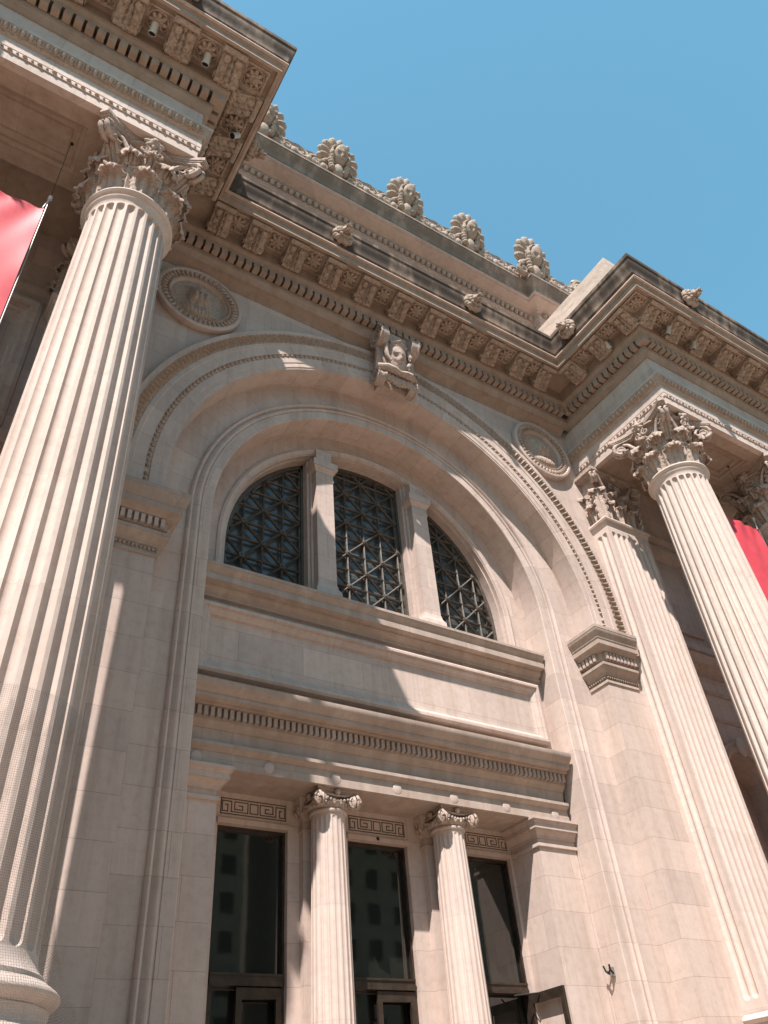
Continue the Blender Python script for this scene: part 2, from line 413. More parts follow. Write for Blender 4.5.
for i in range(len(pr)-1):
    (d0, h0), (d1, h1) = pr[i], pr[i+1]
    q0 = [(x0+d0, yp-h0, z0+d0), (x1-d0, yp-h0, z0+d0), (x1-d0, yp-h0, z1-d0), (x0+d0, yp-h0, z1-d0)]
    q1 = [(x0+d1, yp-h1, z0+d1), (x1-d1, yp-h1, z0+d1), (x1-d1, yp-h1, z1-d1), (x0+d1, yp-h1, z1-d1)]
    w.grid(np.array([q0, q1]), cv=True)
w.poly([(x0+.3, yp-.06, z0+.3), (x1-.3, yp-.06, z0+.3), (x1-.3, yp-.06, z1-.3), (x0+.3, yp-.06, z1-.3)])
w.build('panel_moulding', 'wall', BLD)

# --- door entablature
YD = 1.22
cp = [(-.10, 9.86), (-.02, 9.80), (.10, 9.74), (.22, 9.70), (.22, 9.62), (.56, 9.52), (.56, 9.44)]+cyma(.55, 9.42, .44, 9.26, 5)+[(.42, 9.26), (.42, 9.17), (.30, 9.15), (.30, 9.10), (.13, 9.08), (.13, 8.83), (.10, 8.80)]+cyma(.10, 8.80, .02, 8.70, 4)+[(0, 8.70), (-.02, 8.55), (-.02, 8.45), (.01, 8.42), (.11, 8.40), (.11, 8.33)]+cyma(.1, 8.33, .02, 8.24, 4)+[(0, 8.24), (0, 8.095), (.022, 8.085), (.022, 7.93), (-1.1, 7.93)]
w = MB(); w.sweep(cp, [(-5.07, YD), (4.98, YD)]); w.cap(cp[:-1], (4.98, YD), (0, -1)); ent = w.build('door_entablature', 'sill', BLD)
w = MB()
nd = 72; pt = 10.0/nd
for i in range(nd): x = -5.02+i*pt; w.box(x, x+pt*.60, YD-.235, YD-.12, 8.88, 9.07)
w.build('dentil_band', 'sill', ent)
for i in range(7):
    w = MB(); x = -4.75+1.547*i
    w.lathe([(0, .014), (.108, .014), (.112, .012), (.115, 0)], n=28); V = w.v[-1]; w.v[-1] = np.stack([V[:, 0]+x, -V[:, 2]+YD-.014, V[:, 1]+8.085], 1)
    w.build('roundel', 'trim', ent)

# --- door wall, lintels with meander bands, end antae
YL = 2.3
DO = [(-3.795, -2.231), (-.779, .779), (2.231, 3.795)]
w = MB(); xs = [-5.085]+[v for d in DO for v in d]+[5.085]
for i in range(0, 8, 2): w.box(xs[i], xs[i+1], YL, YL+.3, FLOOR, 7.29)
w.box(-5.085, 5.085, YL, YL+.3, 7.29, 7.935)
w.build('door_wall', 'wall', BLD)
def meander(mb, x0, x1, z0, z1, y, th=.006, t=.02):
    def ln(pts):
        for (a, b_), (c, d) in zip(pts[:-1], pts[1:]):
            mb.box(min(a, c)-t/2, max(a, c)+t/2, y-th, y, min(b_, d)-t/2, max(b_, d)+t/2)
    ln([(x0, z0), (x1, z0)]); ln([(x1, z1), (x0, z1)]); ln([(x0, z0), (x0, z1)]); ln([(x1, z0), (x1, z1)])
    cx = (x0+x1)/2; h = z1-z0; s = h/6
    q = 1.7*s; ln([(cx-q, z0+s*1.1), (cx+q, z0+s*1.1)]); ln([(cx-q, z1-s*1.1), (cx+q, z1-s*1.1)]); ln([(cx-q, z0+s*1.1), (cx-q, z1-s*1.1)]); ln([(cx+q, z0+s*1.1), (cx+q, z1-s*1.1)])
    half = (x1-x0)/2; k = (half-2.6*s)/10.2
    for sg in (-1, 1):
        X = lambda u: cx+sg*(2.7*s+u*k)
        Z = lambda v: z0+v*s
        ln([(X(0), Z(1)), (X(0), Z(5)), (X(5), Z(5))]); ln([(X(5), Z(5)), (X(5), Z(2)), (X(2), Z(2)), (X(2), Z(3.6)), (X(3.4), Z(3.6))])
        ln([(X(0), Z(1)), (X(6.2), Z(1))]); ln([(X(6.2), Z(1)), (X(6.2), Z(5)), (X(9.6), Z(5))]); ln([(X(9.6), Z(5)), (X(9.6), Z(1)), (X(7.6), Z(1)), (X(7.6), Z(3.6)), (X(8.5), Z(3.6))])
for i, (a, b_) in enumerate(DO):
    w = MB(); w.box(a-.02, b_+.02, YL-.045, YL-.001, 7.29, 7.40)
    w.build('door_lintel', 'wall', BLD)
    w = MB(); meander(w, a+.05, b_-.05, 7.49, 7.80, YL-.002); w.build('meander_band', 'soot_shade', BLD)  # dark raised lines stand for the shaded, dirty grooves of the key pattern
def anta(s):
    w = MB(); x0, x1 = (3.88, 5.06) if s > 0 else (-5.06, -4.24)
    w.box(x0, x1, 1.29, YL, FLOOR, 7.93); o = w.build('end_pier', 'wall', BLD)
    w = MB(); cpf = [(0, 7.30), (.05, 7.31), (.05, 7.38), (.0, 7.40), (0, 7.50), (.05, 7.51), (.05, 7.55)]+cyma(.06, 7.56, .14, 7.68, 4)+[(.18, 7.68), (.18, 7.79)]+cyma(.185, 7.79, .22, 7.86, 3)+[(.25, 7.865), (.25, 7.927), (-.02, 7.927)]
    path = [(x0, YL), (x0, 1.29), (x1, 1.29)] if s > 0 else [(-5.06, 1.29), (x1, 1.29), (x1, YL)]
    w.sweep(cpf, path)
    if s > 0: w.cap(cpf, (x1, 1.29), (0, -1))
    w.build('capital', 'wall', o)
anta(1); anta(-1)

# --- ionic columns
def fluted(mb, rad, z0, z1, nf=24, depth=.055, per=10, nz=64, c=(0, 0), a0=0, rnd=None, arcs=2*PI, fillet=.24):
    """shaft with round-ended flutes; rad(z)"""
    uu = [0.0]+[.5-(.5-fillet/2)*math.cos(PI*i/per) for i in range(per+1)]
    T = np.array([(k+u)*2*PI/nf for k in range(nf) for u in uu]+[2*PI])
    rr = 2*PI*rad((z0+z1)/2)/nf*.36
    ends = np.array([0, .02, .04, .08, .16, .3, .5, .75, 1.])*rr*1.25
    Z = sorted(set(list(np.round(z0+ends, 5))+list(np.round(z1-ends, 5))+list(np.linspace(z0+rr*1.3, z1-rr*1.3, nz))))
    rows = []; UV = []
    for z in Z:
        R = rad(z); d = min(z-z0, z1-z)/(rr*1.2); k = math.sqrt(max(0, 1-(1-min(d, 1))**2))
        u = np.array(uu*nf+[0.]); x = (u-.5)/(.5-fillet/2)
        # flute narrows toward its rounded end
        xx = np.abs(x)/max(k, 1e-3); prof = np.where(xx < 1, np.clip(1-xx**2, 0, 1)**.5, 0)*k
        r = R-depth*R/.9*prof
        rows.append(np.stack([c[0]+r*np.cos(T+a0), c[1]+r*np.sin(T+a0), np.full_like(T, z)], 1)); UV.append(np.stack([T*R, np.full_like(T, z)], 1))
    mb.grid(np.array(rows), np.array(UV)); return mb
def volute(mb, c, r, w_, side, face):   # spiral scroll facing -y at c; side = +-1 handedness
    n = 54; P = []
    for i in range(n):
        t = i/(n-1); a = t*2.6*2*PI; R = r*(1-.86*t)**1.0
        P.append((c[0]+side*R*math.sin(a), c[1]-.02-.03*t, c[2]+R*math.cos(a)))
    mb.tube(P, [w_*(1-.6*i/(n-1)) for i in range(n)], 6); mb.blob((c[0], c[1]-.05, c[2]), (r*.16,)*3, 7)
def ionic(x, y):
    zt = 7.93; r1 = .355; r0 = .42
    w = MB(); rad = lambda z: r0-(r0-r1)*((z-2.2)/5.3)**1.4 if z > 2.2 else r0
    fluted(w, rad, 2.45, 7.40, 20, .045, 8, 24)
    w.lathe([(r0+.02, 2.2), (r0+.02, 2.4), (r0, 2.45)]); w.lathe([(r1, 7.40), (r1+.005, 7.42), (r1+.005, 7.47), (r1+.04, 7.48), (r1+.05, 7.51), (r1+.04, 7.54), (r1, 7.55)])
    col_ = w.build('ionic_column', 'shaft', BLD, (x, y, 0), ang=32)
    w = MB(); w.lathe([(r0+.02, 2.32), (r0+.07, 2.3), (r0+.1, 2.25), (r0+.07, 2.2), (r0+.04, 2.17), (r0+.12, 2.13), (r0+.16, 2.07), (r0+.13, 2.01)]); w.box(-.6, .6, -.6, .6, FLOOR, 2.02); w.build('base', 'shaft', col_)
    w = MB()   # four-faced ionic capital: egg ring, volutes, garland, curved abacus
    w.lathe([(r1, 7.55), (r1+.05, 7.58), (r1+.10, 7.66), (r1+.08, 7.70), (r1-.03, 7.70), (r1-.03, 7.84)])
    for k in range(18):
        a = k*2*PI/18; w.blob(((r1+.08)*math.cos(a), (r1+.08)*math.sin(a), 7.63), (.038, .038, .05), 6)
    hw = .47
    for q4 in range(4):
        t = MB()
        for sg in (-1, 1): volute(t, (sg*.40, -.43, 7.68), .155, .032, sg, 0); t.blob((sg*.40, -.38, 7.68), (.15, .05, .15), 10)
        t.tube([(-.36, -.40, 7.835), (-.18, -.41, 7.80), (0, -.42, 7.79), (.18, -.41, 7.80), (.36, -.40, 7.835)], .026, 6)
        t.blob((0, -.45, 7.86), (.07, .05, .07), 8)
        for i in range(7):
            xx = -.24+.08*i; t.blob((xx, -.43, 7.73-.06*math.cos(xx*6)), (.035, .035, .04), 6)
        a = q4*PI/2; Rm = [[math.cos(a), -math.sin(a), 0], [math.sin(a), math.cos(a), 0], [0, 0, 1]]; w.merge(t, Rm)
    ab = []
    for q4 in range(4):
        for u in np.linspace(-1, 1, 9)[:-1]:
            px, py = u*hw, -hw+.10*(1-u*u); a = q4*PI/2; ab.append((px*math.cos(a)-py*math.sin(a), px*math.sin(a)+py*math.cos(a), 7.83))
    w.prism(ab, (0, 0, .05)); w.prism([(a*1.05, b2*1.05, 7.88) for a, b2, c in ab], (0, 0, .046))
    w.build('capital', 'carved_pale', col_)
    # pilaster strip behind
    w = MB(); w.box(x-.40, x+.40, 2.12, YL, FLOOR, 7.93); pj = w.build('door_pilaster', 'wall', BLD)
    w = MB(); w.sweep([(0, 7.25), (.03, 7.26), (.03, 7.31), (0, 7.33), (0, 7.48), (.03, 7.5), (.06, 7.6), (.10, 7.68), (.10, 7.78), (.15, 7.86), (.15, 7.925), (0, 7.925)], [(x-.4, YL), (x-.4, 2.12), (x+.4, 2.12), (x+.4, YL)]); w.build('capital', 'trim', pj)
ionic(-1.564, 1.746); ionic(1.564, 1.746)

# --- doors
def door(a, b_, openleaf):
    g = MB(); g.poly([(a, 2.52, 4.62), (b_, 2.52, 4.62), (b_, 2.52, 7.29), (a, 2.52, 7.29)]); g.poly([(a, 2.60, FLOOR), (b_, 2.60, FLOOR), (b_, 2.60, 4.5), (a, 2.60, 4.5)])
    o = g.build('entrance_door', 'door_glass', BLD)
    f = MB()
    f.box(a, a+.05, 2.42, 2.55, FLOOR, 7.29); f.box(b_-.05, b_, 2.42, 2.55, FLOOR, 7.29); f.box(a+.05, b_-.05, 2.42, 2.55, 7.23, 7.29)
    f.box(a+.05, b_-.05, 2.36, 2.58, 4.46, 4.64); f.box(a+.05, b_-.05, 2.34, 2.42, 4.62, 4.66)
    f.box(a+.05, a+.13, 2.42, 2.58, FLOOR, 4.46)
    f.build('frame', 'bronze', o)
    xm = a+.60
    def leaf(x0, x1, y0, y1, nm='door_leaf'):
        l = MB(); l.box(x0, x0+.11, y0, y1, FLOOR+.02, 4.44); l.box(x1-.11, x1, y0, y1, FLOOR+.02, 4.44); l.box(x0+.11, x1-.11, y0, y1, 4.26, 4.44); l.box(x0+.11, x1-.11, y0, y1, FLOOR+.02, FLOOR+.3)
        lo = l.build(nm, 'bronze', o)
        h = MB(); h.tube([(x0+.06, y0-.09, 2.8), (x0+.06, y0-.09, 3.5)], .018, 8); h.tube([(x0+.06, y0-.09, 2.9), (x0+.06, y0, 2.9)], .014, 6); h.tube([(x0+.06, y0-.09, 3.4), (x0+.06, y0, 3.4)], .014, 6)
        h.build('handle', 'steel', lo); return lo
    if not openleaf:
        leaf(xm, b_-.06, 2.40, 2.47)
    else:
        # outer leaf swung open towards the street, hinged at the right jamb
        L1 = MB(); x = b_-.02; ya, yb = 1.28, 2.30
        for z0, z1 in ((4.26, 4.44), (FLOOR+.02, FLOOR+.3)): L1.box(x-.035, x+.035, ya+.11, yb, z0, z1)
        L1.box(x-.035, x+.035, ya, ya+.11, FLOOR+.02, 4.44); L1.box(x-.035, x+.035, yb, yb+.1, FLOOR+.02, 4.44)
        lo = L1.build('open_leaf', 'bronze', o)
        t = MB(); t.tube([(x-.05, 2.0, 4.42), (x-.45, 2.38, 4.42)], .018, 6); t.build('closer_arm', 'black', lo)
        h = MB(); h.tube([(x-.09, ya+.06, 2.8), (x-.09, ya+.06, 3.5)], .018, 8); h.build('handle', 'steel', lo)
for i, (a, b_) in enumerate(DO): door(a, b_, i == 2)
w = MB()   # small smoke-black sensor dome under the middle lintel and stud fittings in the jambs
w.blob((-.02, 2.28, 7.36), (.05, .05, .045), 8); tag(w.build('sensor_dome', 'black'), 'tiny black sensor dome on the lintel over the middle door', 'sensor')

# --- archivolt on the wall face
w = MB()
avp = [(A, .0), (A, -.03), (6.46, -.03), (6.47, -.05), (6.62, -.05), (6.63, -.065), (6.80, -.07), (6.81, -.045), (6.93, -.045), (6.94, -.09), (7.20, -.09), (7.22, -.11), (7.33, -.115), (7.34, -.09), (7.56, -.13), (7.62, -.19), (7.74, -.20), (7.76, -.0)]
arch_strip(w, avp, 13.06); av = w.build('archivolt', 'wall', BLD)
w = MB(); arch_strip(w, [(7.335, -.10), (7.36, -.112), (7.56, -.15), (7.60, -.185)], 13.06); w.build('ornament_ground', 'carved', av)
w = MB()
nb = 132
for i in range(nb):
    a = PI*(i+.5)/nb
    if abs(a-PI/2) < .11: continue
    w.blob((6.87*math.cos(a), -.06, ZC+6.87*math.sin(a)), (.052, .05, .052), 6)
for s in (-1, 1):
    for k in range(4): w.blob((s*6.87, -.06, 13.15+.16*k), (.052, .05, .052), 6)
w.build('bead_row', 'carved', av)
w = MB()   # leaf-and-dart band
nl = 140
tng = MB()
for i in range(nl+8):
    if i < nl:
        a = PI*(i+.5)/nl
        if abs(a-PI/2) < .105: continue
        er = np.array([math.cos(a), 0, math.sin(a)]); et = np.array([-math.sin(a), 0, math.cos(a)]); o_ = np.array([0, 0, ZC])
    else:
        k = i-nl; s = -1 if k % 2 else 1; er = np.array([s, 0, 0]); et = np.array([0, 0, 1.]); o_ = np.array([0, 0, 13.2+.165*(k//2)])
        if 13.2+.165*(k//2) > ZC: continue
    def pt3(r, t, y): return o_+er*r+et*t+np.array([0, y, 0])
    # a raised leaf: ridge with two lobes
    G = []
    for v in np.linspace(0, 1, 5):
        r = 7.59-.23*v; hw = .076*(1-.5*v**2)
        G.append([pt3(r, hw*u, -.115-.065*(1-v)-.045*(1-abs(u))*(1 if abs(u) < .9 else .4)+.03*(abs(abs(u)-.5) < .26)) for u in (-1, -.6, -.3, 0, .3, .6, 1)])
    w.grid(G)
    w.blob(pt3(7.42, .5*PI*7.4/nl, -.12), (.022, .03, .022), 5)
w.build('leaf_band', 'carved', av)

# --- faces and masks
def face(mb, c, s, depth=1., n=26, hat=0):
    """half-round human mask looking along -y"""
    th = np.linspace(.06, PI-.06, n); ph = np.linspace(-PI*.92/2-.3, PI*.92/2+.3, n)
    G = []
    for t in th:
        row = []
        for f in ph:
            x = math.sin(t)*math.sin(f)*.72; y = -math.sin(t)*math.cos(f)*.8*depth; z = math.cos(t)
            fx, fz = x, z
            g = lambda cx, cz, sx, sz: math.exp(-((fx-cx)/sx)**2-((fz-cz)/sz)**2)
            h = .30*g(0, -.10, .10, .13)+.16*g(0, .10, .08, .22)-.22*g(-.25, .14, .13, .11)-.22*g(.25, .14, .13, .11)+.09*g(-.25, .12, .08, .05)+.09*g(.25, .12, .08, .05)
            h += .07*g(0, .33, .5, .10)+.10*g(0, -.40, .19, .05)+.10*g(0, -.52, .16, .05)-.10*g(0, -.46, .17, .02)+.11*g(0, -.78, .17, .13)+.05*g(-.38, -.2, .15, .18)+.05*g(.38, -.2, .15, .18)
            taper = 1-.22*max(0, -z)**1.5
            row.append((c[0]+s*x*taper, c[1]+s*(y*.72-h*(1 if y < 0 else 0)), c[2]+s*z*1.18))
        G.append(row)
    mb.grid(G); return mb
def keystone():
    w = MB(); hw = .58
    # tapering console body
    prof = [(0, 19.9), (.28, 19.9), (.34, 20.05), (.40, 20.6), (.52, 21.3), (.66, 21.85), (.72, 22.15), (0, 22.15)]
    w.prism([(-hw*.9, -e, z) for e, z in prof], (hw*1.8, 0, 0))
    for s in (-1, 1):   # side scrolls
        P = [(0, 19.80), (.34, 19.9), (.45, 20.4), (.56, 21.2), (.74, 21.9)]
        x0 = s*.57
        for (cy, cz, r) in ((-.62, 21.75, .40), (-.34, 20.12, .27)):
            n = 46; Q = []
            for i in range(n):
                t = i/(n-1); a = t*2.2*2*PI; R = r*(1-.8*t); Q.append((x0+s*.12, cy-R*math.sin(a+.6), cz+R*math.cos(a+.6)))
            w.tube(Q, [.055*(1-.5*i/(n-1)) for i in range(n)], 6)
            w.merge(MB().lathe([(0, 0), (r*.96, 0), (r*.96, .24), (0, .24)], n=24), [[0, 0, s*1.], [1, 0, 0], [0, 1, 0]], (x0-s*.14, cy, cz))
        w.sheet(np.array([[(x0+dx, -.25-.35*t-.22*math.sin(PI*t)*.5, 20.0+1.8*t) for t in np.linspace(0, 1, 14)] for dx in (-.12, -.04, .04, .12)]), .08)
    ks = w.build('keystone', 'carved_pale', BLD)
    w = MB(); c = (0, -.62, 21.15)
    w.blob((0, -.50, 21.15), (.50, .22, .72), 18)
    # cartouche rim
    w.tube([(.50*math.cos(a), -.58-.05*math.sin(a), 21.15+.74*math.sin(a)) for a in np.linspace(0, 2*PI, 40)], .05, 7)
    f = MB(); face(f, (0, 0, 0), .52); w.merge(f, [[1, 0, 0], [0, math.cos(.42), -math.sin(.42)], [0, math.sin(.42), math.cos(.42)]], (.02, -.50, 21.08))
    # helmet and curls
    w.blob((0, -.62, 21.52), (.36, .28, .26), 14); w.tube([(-.3, -.8, 21.52), (0, -.92, 21.60), (.3, -.8, 21.52)], .06, 7)
    for s in (-1, 1):
        w.tube([(s*.40, -.74, 21.5), (s*.46, -.74, 21.2), (s*.42, -.72, 20.9), (s*.30, -.74, 20.7)], [.06, .08, .07, .05], 7)
    w.build('mask', 'carved_pale', ks)
    w = MB()   # drapery knot and leaves at the foot
    w.tube([(-.66, -.50, 20.45), (-.4, -.66, 20.36), (-.2, -.72, 20.30), (0, -.72, 20.26), (.2, -.72, 20.30), (.4, -.66, 20.36), (.66, -.50, 20.45)], [.12, .15, .12, .09, .12, .15, .12], 10)
    for i in range(9):
        xx = -.44+.11*i; w.sheet(np.array([[(xx+dx, -.52-.10*math.sin(PI*t)+abs(dx)*.8, 20.22-t*(.36-.04*abs(i-4))) for t in np.linspace(0, 1, 8)] for dx in (-.05, 0, .05)]), .05)
    for i in range(16): w.blob((rng.uniform(-.45, .45), -.50+rng.uniform(-.06, .06), rng.uniform(19.95, 20.2)), (.08, .08, .08), 6)
    w.build('leaf_drop', 'carved_pale', ks)
keystone()

# --- medallions
def medallion(x, z, kind):
    w = MB(); G = [(0, 0.0), (1.24, 0), (1.26, .10), (1.24, .18), (1.20, .20), (1.14, .20), (1.12, .16), (.92, .11), (.90, .15), (.85, .15), (.84, .10), (.80, .06), (0, .06)]
    w.lathe(G, n=72); V = w.v[-1]; w.v[-1] = np.stack([V[:, 0], -V[:, 2], V[:, 1]], 1)
    o = w.build('medallion', 'wall', BLD, (x, 0, z), ang=30)
    w = MB()
    for k in range(46):   # leaf ring
        a = k*2*PI/46; ca, sa = math.cos(a), math.sin(a)
        for da, hgt in ((0, .06),):
            w.merge(MB().blob((0, 0, 0), (.10, .045, .05), 7), [[ca, 0, -sa], [0, 1, 0], [sa, 0, ca]], (1.02*ca, -.16, 1.02*sa))
    for k in range(72):
        a = k*2*PI/72; w.blob((.87*math.cos(a), -.17, .87*math.sin(a)), (.025, .03, .025), 5)
    w.build('leaf_ring', 'carved', o)
    w = MB()   # relief bust of a long-haired man in a flat cap
    n = 56; X = np.linspace(-.8, .8, n); Z = np.linspace(-.8, .8, n); G = []
    for zz in Z:
        row = []
        for xx in X:
            r = math.hypot(xx, zz); k = min(1, .79/max(r, 1e-6)); x_, z_ = xx, zz
            if r > .79: x_, z_ = xx*k, zz*k
            g = lambda cx, cz, sx, sz: math.exp(-(((x_-cx)/sx)**2+((z_-cz)/sz)**2)**2)
            h = .20*g(0, .05, .22, .32)+.10*g(0, .40, .30, .12)+.12*g(-.22, 0, .11, .34)+.12*g(.22, 0, .11, .34)+.16*g(0, -.62, .62, .28)
            h += .07*math.exp(-(x_/.04)**2-((z_-.05)/.10)**2)-.07*math.exp(-((abs(x_)-.09)/.045)**2-((z_-.12)/.035)**2)+.06*math.exp(-(x_/.1)**2-((z_+.24)/.06)**2)-.03*math.exp(-(x_/.08)**2-((z_+.11)/.015)**2)
            h += .018*math.sin(x_*60+8*z_)*g(0, -.62, .6, .28)+.015*math.sin(z_*55)*(g(-.24, 0, .1, .34)+g(.24, 0, .1, .34))
            h *= max(0, 1-(r/.80)**10); row.append((x_, -.062-h, z_))
        G.append(row)
    w.grid(G); w.build('portrait_relief', 'carved', o)
medallion(-6.24, 20.48, 0); medallion(6.27, 20.40, 1)

# --- imposts
def impost(s):
    pf = [(0, 11.52), (.035, 11.53), (.035, 11.60), (.02, 11.62), (.02, 11.74), (.05, 11.76), (.06, 11.80)]+cyma(.07, 11.80, .19, 11.98, 5)+[(.20, 11.98), (.20, 12.06), (.07, 12.08), (.07, 12.13), (.14, 12.15), (.14, 12.38), (.24, 12.40), (.28, 12.48), (.36, 12.52), (.36, 12.68)]+cyma(.38, 12.69, .47, 12.95, 7)+[(.48, 12.96), (.48, 13.05), (0, 13.08)]
    w = MB(); xo = s*7.62
    path = [(6.4, .66), (6.4, 0), (7.60, 0)] if s > 0 else [(-7.60, 0), (-6.4, 0), (-6.4, .66)]
    w.sweep(pf, path); w.cap(pf, (s*7.60, 0), (0, -1)); w.cap(pf, (s*6.4, .66), (-s, 0))
    o = w.build('impost', 'sill', BLD)
    w = MB()
    for i in range(9): x = s*(6.36+.14*i); w.box(min(x, x+s*.085), max(x, x+s*.085), -.24, -.13, 12.17, 12.37)
    for i in range(5): y = .02+.14*i; xx = s*6.4; w.box(*sorted((xx-s*.24, xx-s*.13)), y, y+.085, 12.17, 12.37)
    w.build('dentil_band', 'trim', o)
    w = MB()
    for i in range(15): w.blob((s*(6.40+.085*i), -.04, 11.68), (.034, .034, .04), 6)
    for i in range(8): w.blob((s*6.36, .03+.085*i, 11.68), (.034, .034, .04), 6)
    w.build('bead_row', 'carved', o)
impost(1); impost(-1)

# --- corinthian capitals
def acanthus(mb, rb, a, z0, h, hw, curl, out=.05, flat=None):
    nv, nu = 18, 11; P = []
    U = np.linspace(-1, 1, nu)
    for i in range(nv+1):
        t = i/nv; row = []
        if t < .68: k = t/.68; rr = rb(z0+h*k)+out*(.4+k*.8)+.06*k*k; z = z0+h*k
        else:
            k = (t-.68)/.32; ph = k*PI*1.12; r_top = rb(z0+h)+out*1.2+.06; rr = r_top+curl*(1-math.cos(ph)); z = z0+h+curl*.85*math.sin(ph)
        env = (.78+.30*math.sin(PI*min(t*1.15, 1)))*(1-.45*max(0, (t-.72)/.28)**2)
        lob = 1+.24*math.sin(t*6.2*2*PI-PI/2)
        for u in U:
            wv = hw*env*(lob if abs(u) > .75 else 1); off = u*wv
            rib = .038*math.cos(u*4*PI)*(1-.3*t)-.035*u*u+(.03 if abs(u) < .12 else 0)
            R = rr+rib-.10*abs(u)**2.2*hw*2
            if flat is None:
                aa = a+off/max(rb(z0), .3); row.append((R*math.cos(aa), R*math.sin(aa), z-.10*abs(u)**2*h*.4*t))
            else:
                fx, fn = flat; row.append((fx[0]+fn[1]*-off*1.0+fn[0]*R, fx[1]+fn[0]*off+fn[1]*R, z-.04*abs(u)**2*h*t))
        P.append(row)
    mb.sheet(np.array(P), .035)
def spiral3(mb, c, ex, ez, r, w_, turns=1.6, n=34, side=1, thick=.6):
    P = []
    ex = np.array(ex, float); ez = np.array(ez, float); c = np.array(c, float); nn = np.cross(ex, ez)
    for i in range(n):
        t = i/(n-1); a = t*turns*2*PI; R = r*(1-.82*t); P.append(c+ex*side*R*math.sin(a)+ez*R*math.cos(a)+nn*0)
    mb.tube(P, [w_*(1-.45*i/(n-1)) for i in range(n)], 7)
CZ0, CZ1 = 17.50, 19.67
def rbell(z): t = (z-CZ0)/(CZ1-CZ0); return .76+.04*t+.20*max(0, t-.55)**1.5*2.0
def cap_round():
    w = MB(); w.lathe([(rbell(z), z) for z in np.linspace(CZ0-.02, CZ1-.28, 14)]+[(1.02, CZ1-.27), (1.02, CZ1-.22)], n=48)
    for k in range(8): acanthus(w, rbell, k*PI/4, CZ0+.02, .60, .29, .14, .06)
    for k in range(8): acanthus(w, rbell, k*PI/4+PI/8, CZ0+.02, 1.16, .29, .17, .02)
    for k in range(4):
        a = PI/4+k*PI/2; d = np.array([math.cos(a), math.sin(a), 0]); t = np.array([-d[1], d[0], 0])
        # corner volutes
        for sg in (-1, 1):
            spiral3(w, d*1.33+t*sg*.075+np.array([0, 0, CZ1-.47]), d, (0, 0, 1), .25, .068, 1.5, side=1)
        w.merge(MB().lathe([(0, -.1), (.15, -.09), (.16, 0), (.15, .09), (0, .1)], n=16), np.array([d, np.array([0, 0, 1.]), t]).T, d*1.33+np.array([0, 0, CZ1-.47]))
        acanthus(w, lambda z: .86+.28*max(0, (z-CZ0-1.2))/.6, a, CZ0+1.05, .50, .15, .12, .06)
        for sg in (-1, 1):   # stalk rising to the corner and inner helices
            aa = a-sg*PI/8; s0 = np.array([.86*math.cos(aa), .86*math.sin(aa), CZ0+1.0])
            s1 = np.array([1.0*math.cos(aa+sg*.08), 1.0*math.sin(aa+sg*.08), CZ0+1.45]); s2 = d*1.22+t*sg*-.1*1+np.array([0, 0, CZ1-.28])
            w.tube([s0, (s0+s1)/2+np.array([0, 0, .02]), s1, (s1+s2)/2+np.array([0, 0, .08]), s2, d*1.33+np.array([0, 0, CZ1-.26])], [.055, .06, .06, .055, .05, .05], 7)
            b2 = a-sg*PI/4+sg*.16; cpt = np.array([1.02*math.cos(b2), 1.02*math.sin(b2), CZ1-.52]); tt = np.array([-math.sin(b2), math.cos(b2), 0])
            spiral3(w, cpt, tt*sg*-1, (0, 0, 1), .13, .04, 1.4)
            acanthus(w, lambda z: .90, a-sg*PI/8, CZ0+1.02, .22, .14, .09, .05)
    # curved abacus
    def abac(k, z0, z1):
        ab = []
        for q4 in range(4):
            aq = q4*PI/2
            for u in np.linspace(-1, 1, 15)[:-1]:
                if u == -1: px, py = -1.10*k, -1.24*k; pts = [(px, py)]
                else: pts = [(u*1.10*k, (-1.24+.34*(1-u*u))*k)]
                for px, py in pts+([(1.10*k, -1.24*k)] if abs(u-6/7) < 1e-6 else []): ab.append((px*math.cos(aq)-py*math.sin(aq), px*math.sin(aq)+py*math.cos(aq), z0))
        w.prism(ab, (0, 0, z1-z0))
    abac(.93, CZ1-.24, CZ1-.17); abac(.965, CZ1-.17, CZ1-.12); abac(1.0, CZ1-.12, CZ1-.004)
    for k in range(4):   # fleuron
        a = k*PI/2; d = np.array([math.cos(a), math.sin(a), 0]); t = np.array([-d[1], d[0], 0]); c0 = d*.98+np.array([0, 0, CZ1-.17])
        w.blob(c0+d*.10, (.09, .09, .09), 7); w.blob(c0, (.16, .16, .16), 8)
        for j in range(8):
            b2 = j*PI/4; w.merge(MB().blob((0, 0, 0), (.06, .12, .065), 7), np.array([d, t*math.cos(b2)+np.array([0, 0, 1])*math.sin(b2), -t*math.sin(b2)+np.array([0, 0, 1])*math.cos(b2)]).T, c0+d*.05+(t*math.cos(b2)+np.array([0, 0, 1])*math.sin(b2))*.13)
        w.tube([c0-d*.12-np.array([0, 0, .7]), c0-np.array([0, 0, .35]), c0], [.07, .05, .05], 6)
        acanthus(w, lambda z: .86, a, CZ0+1.02, .34, .17, .10, .05)
    return w
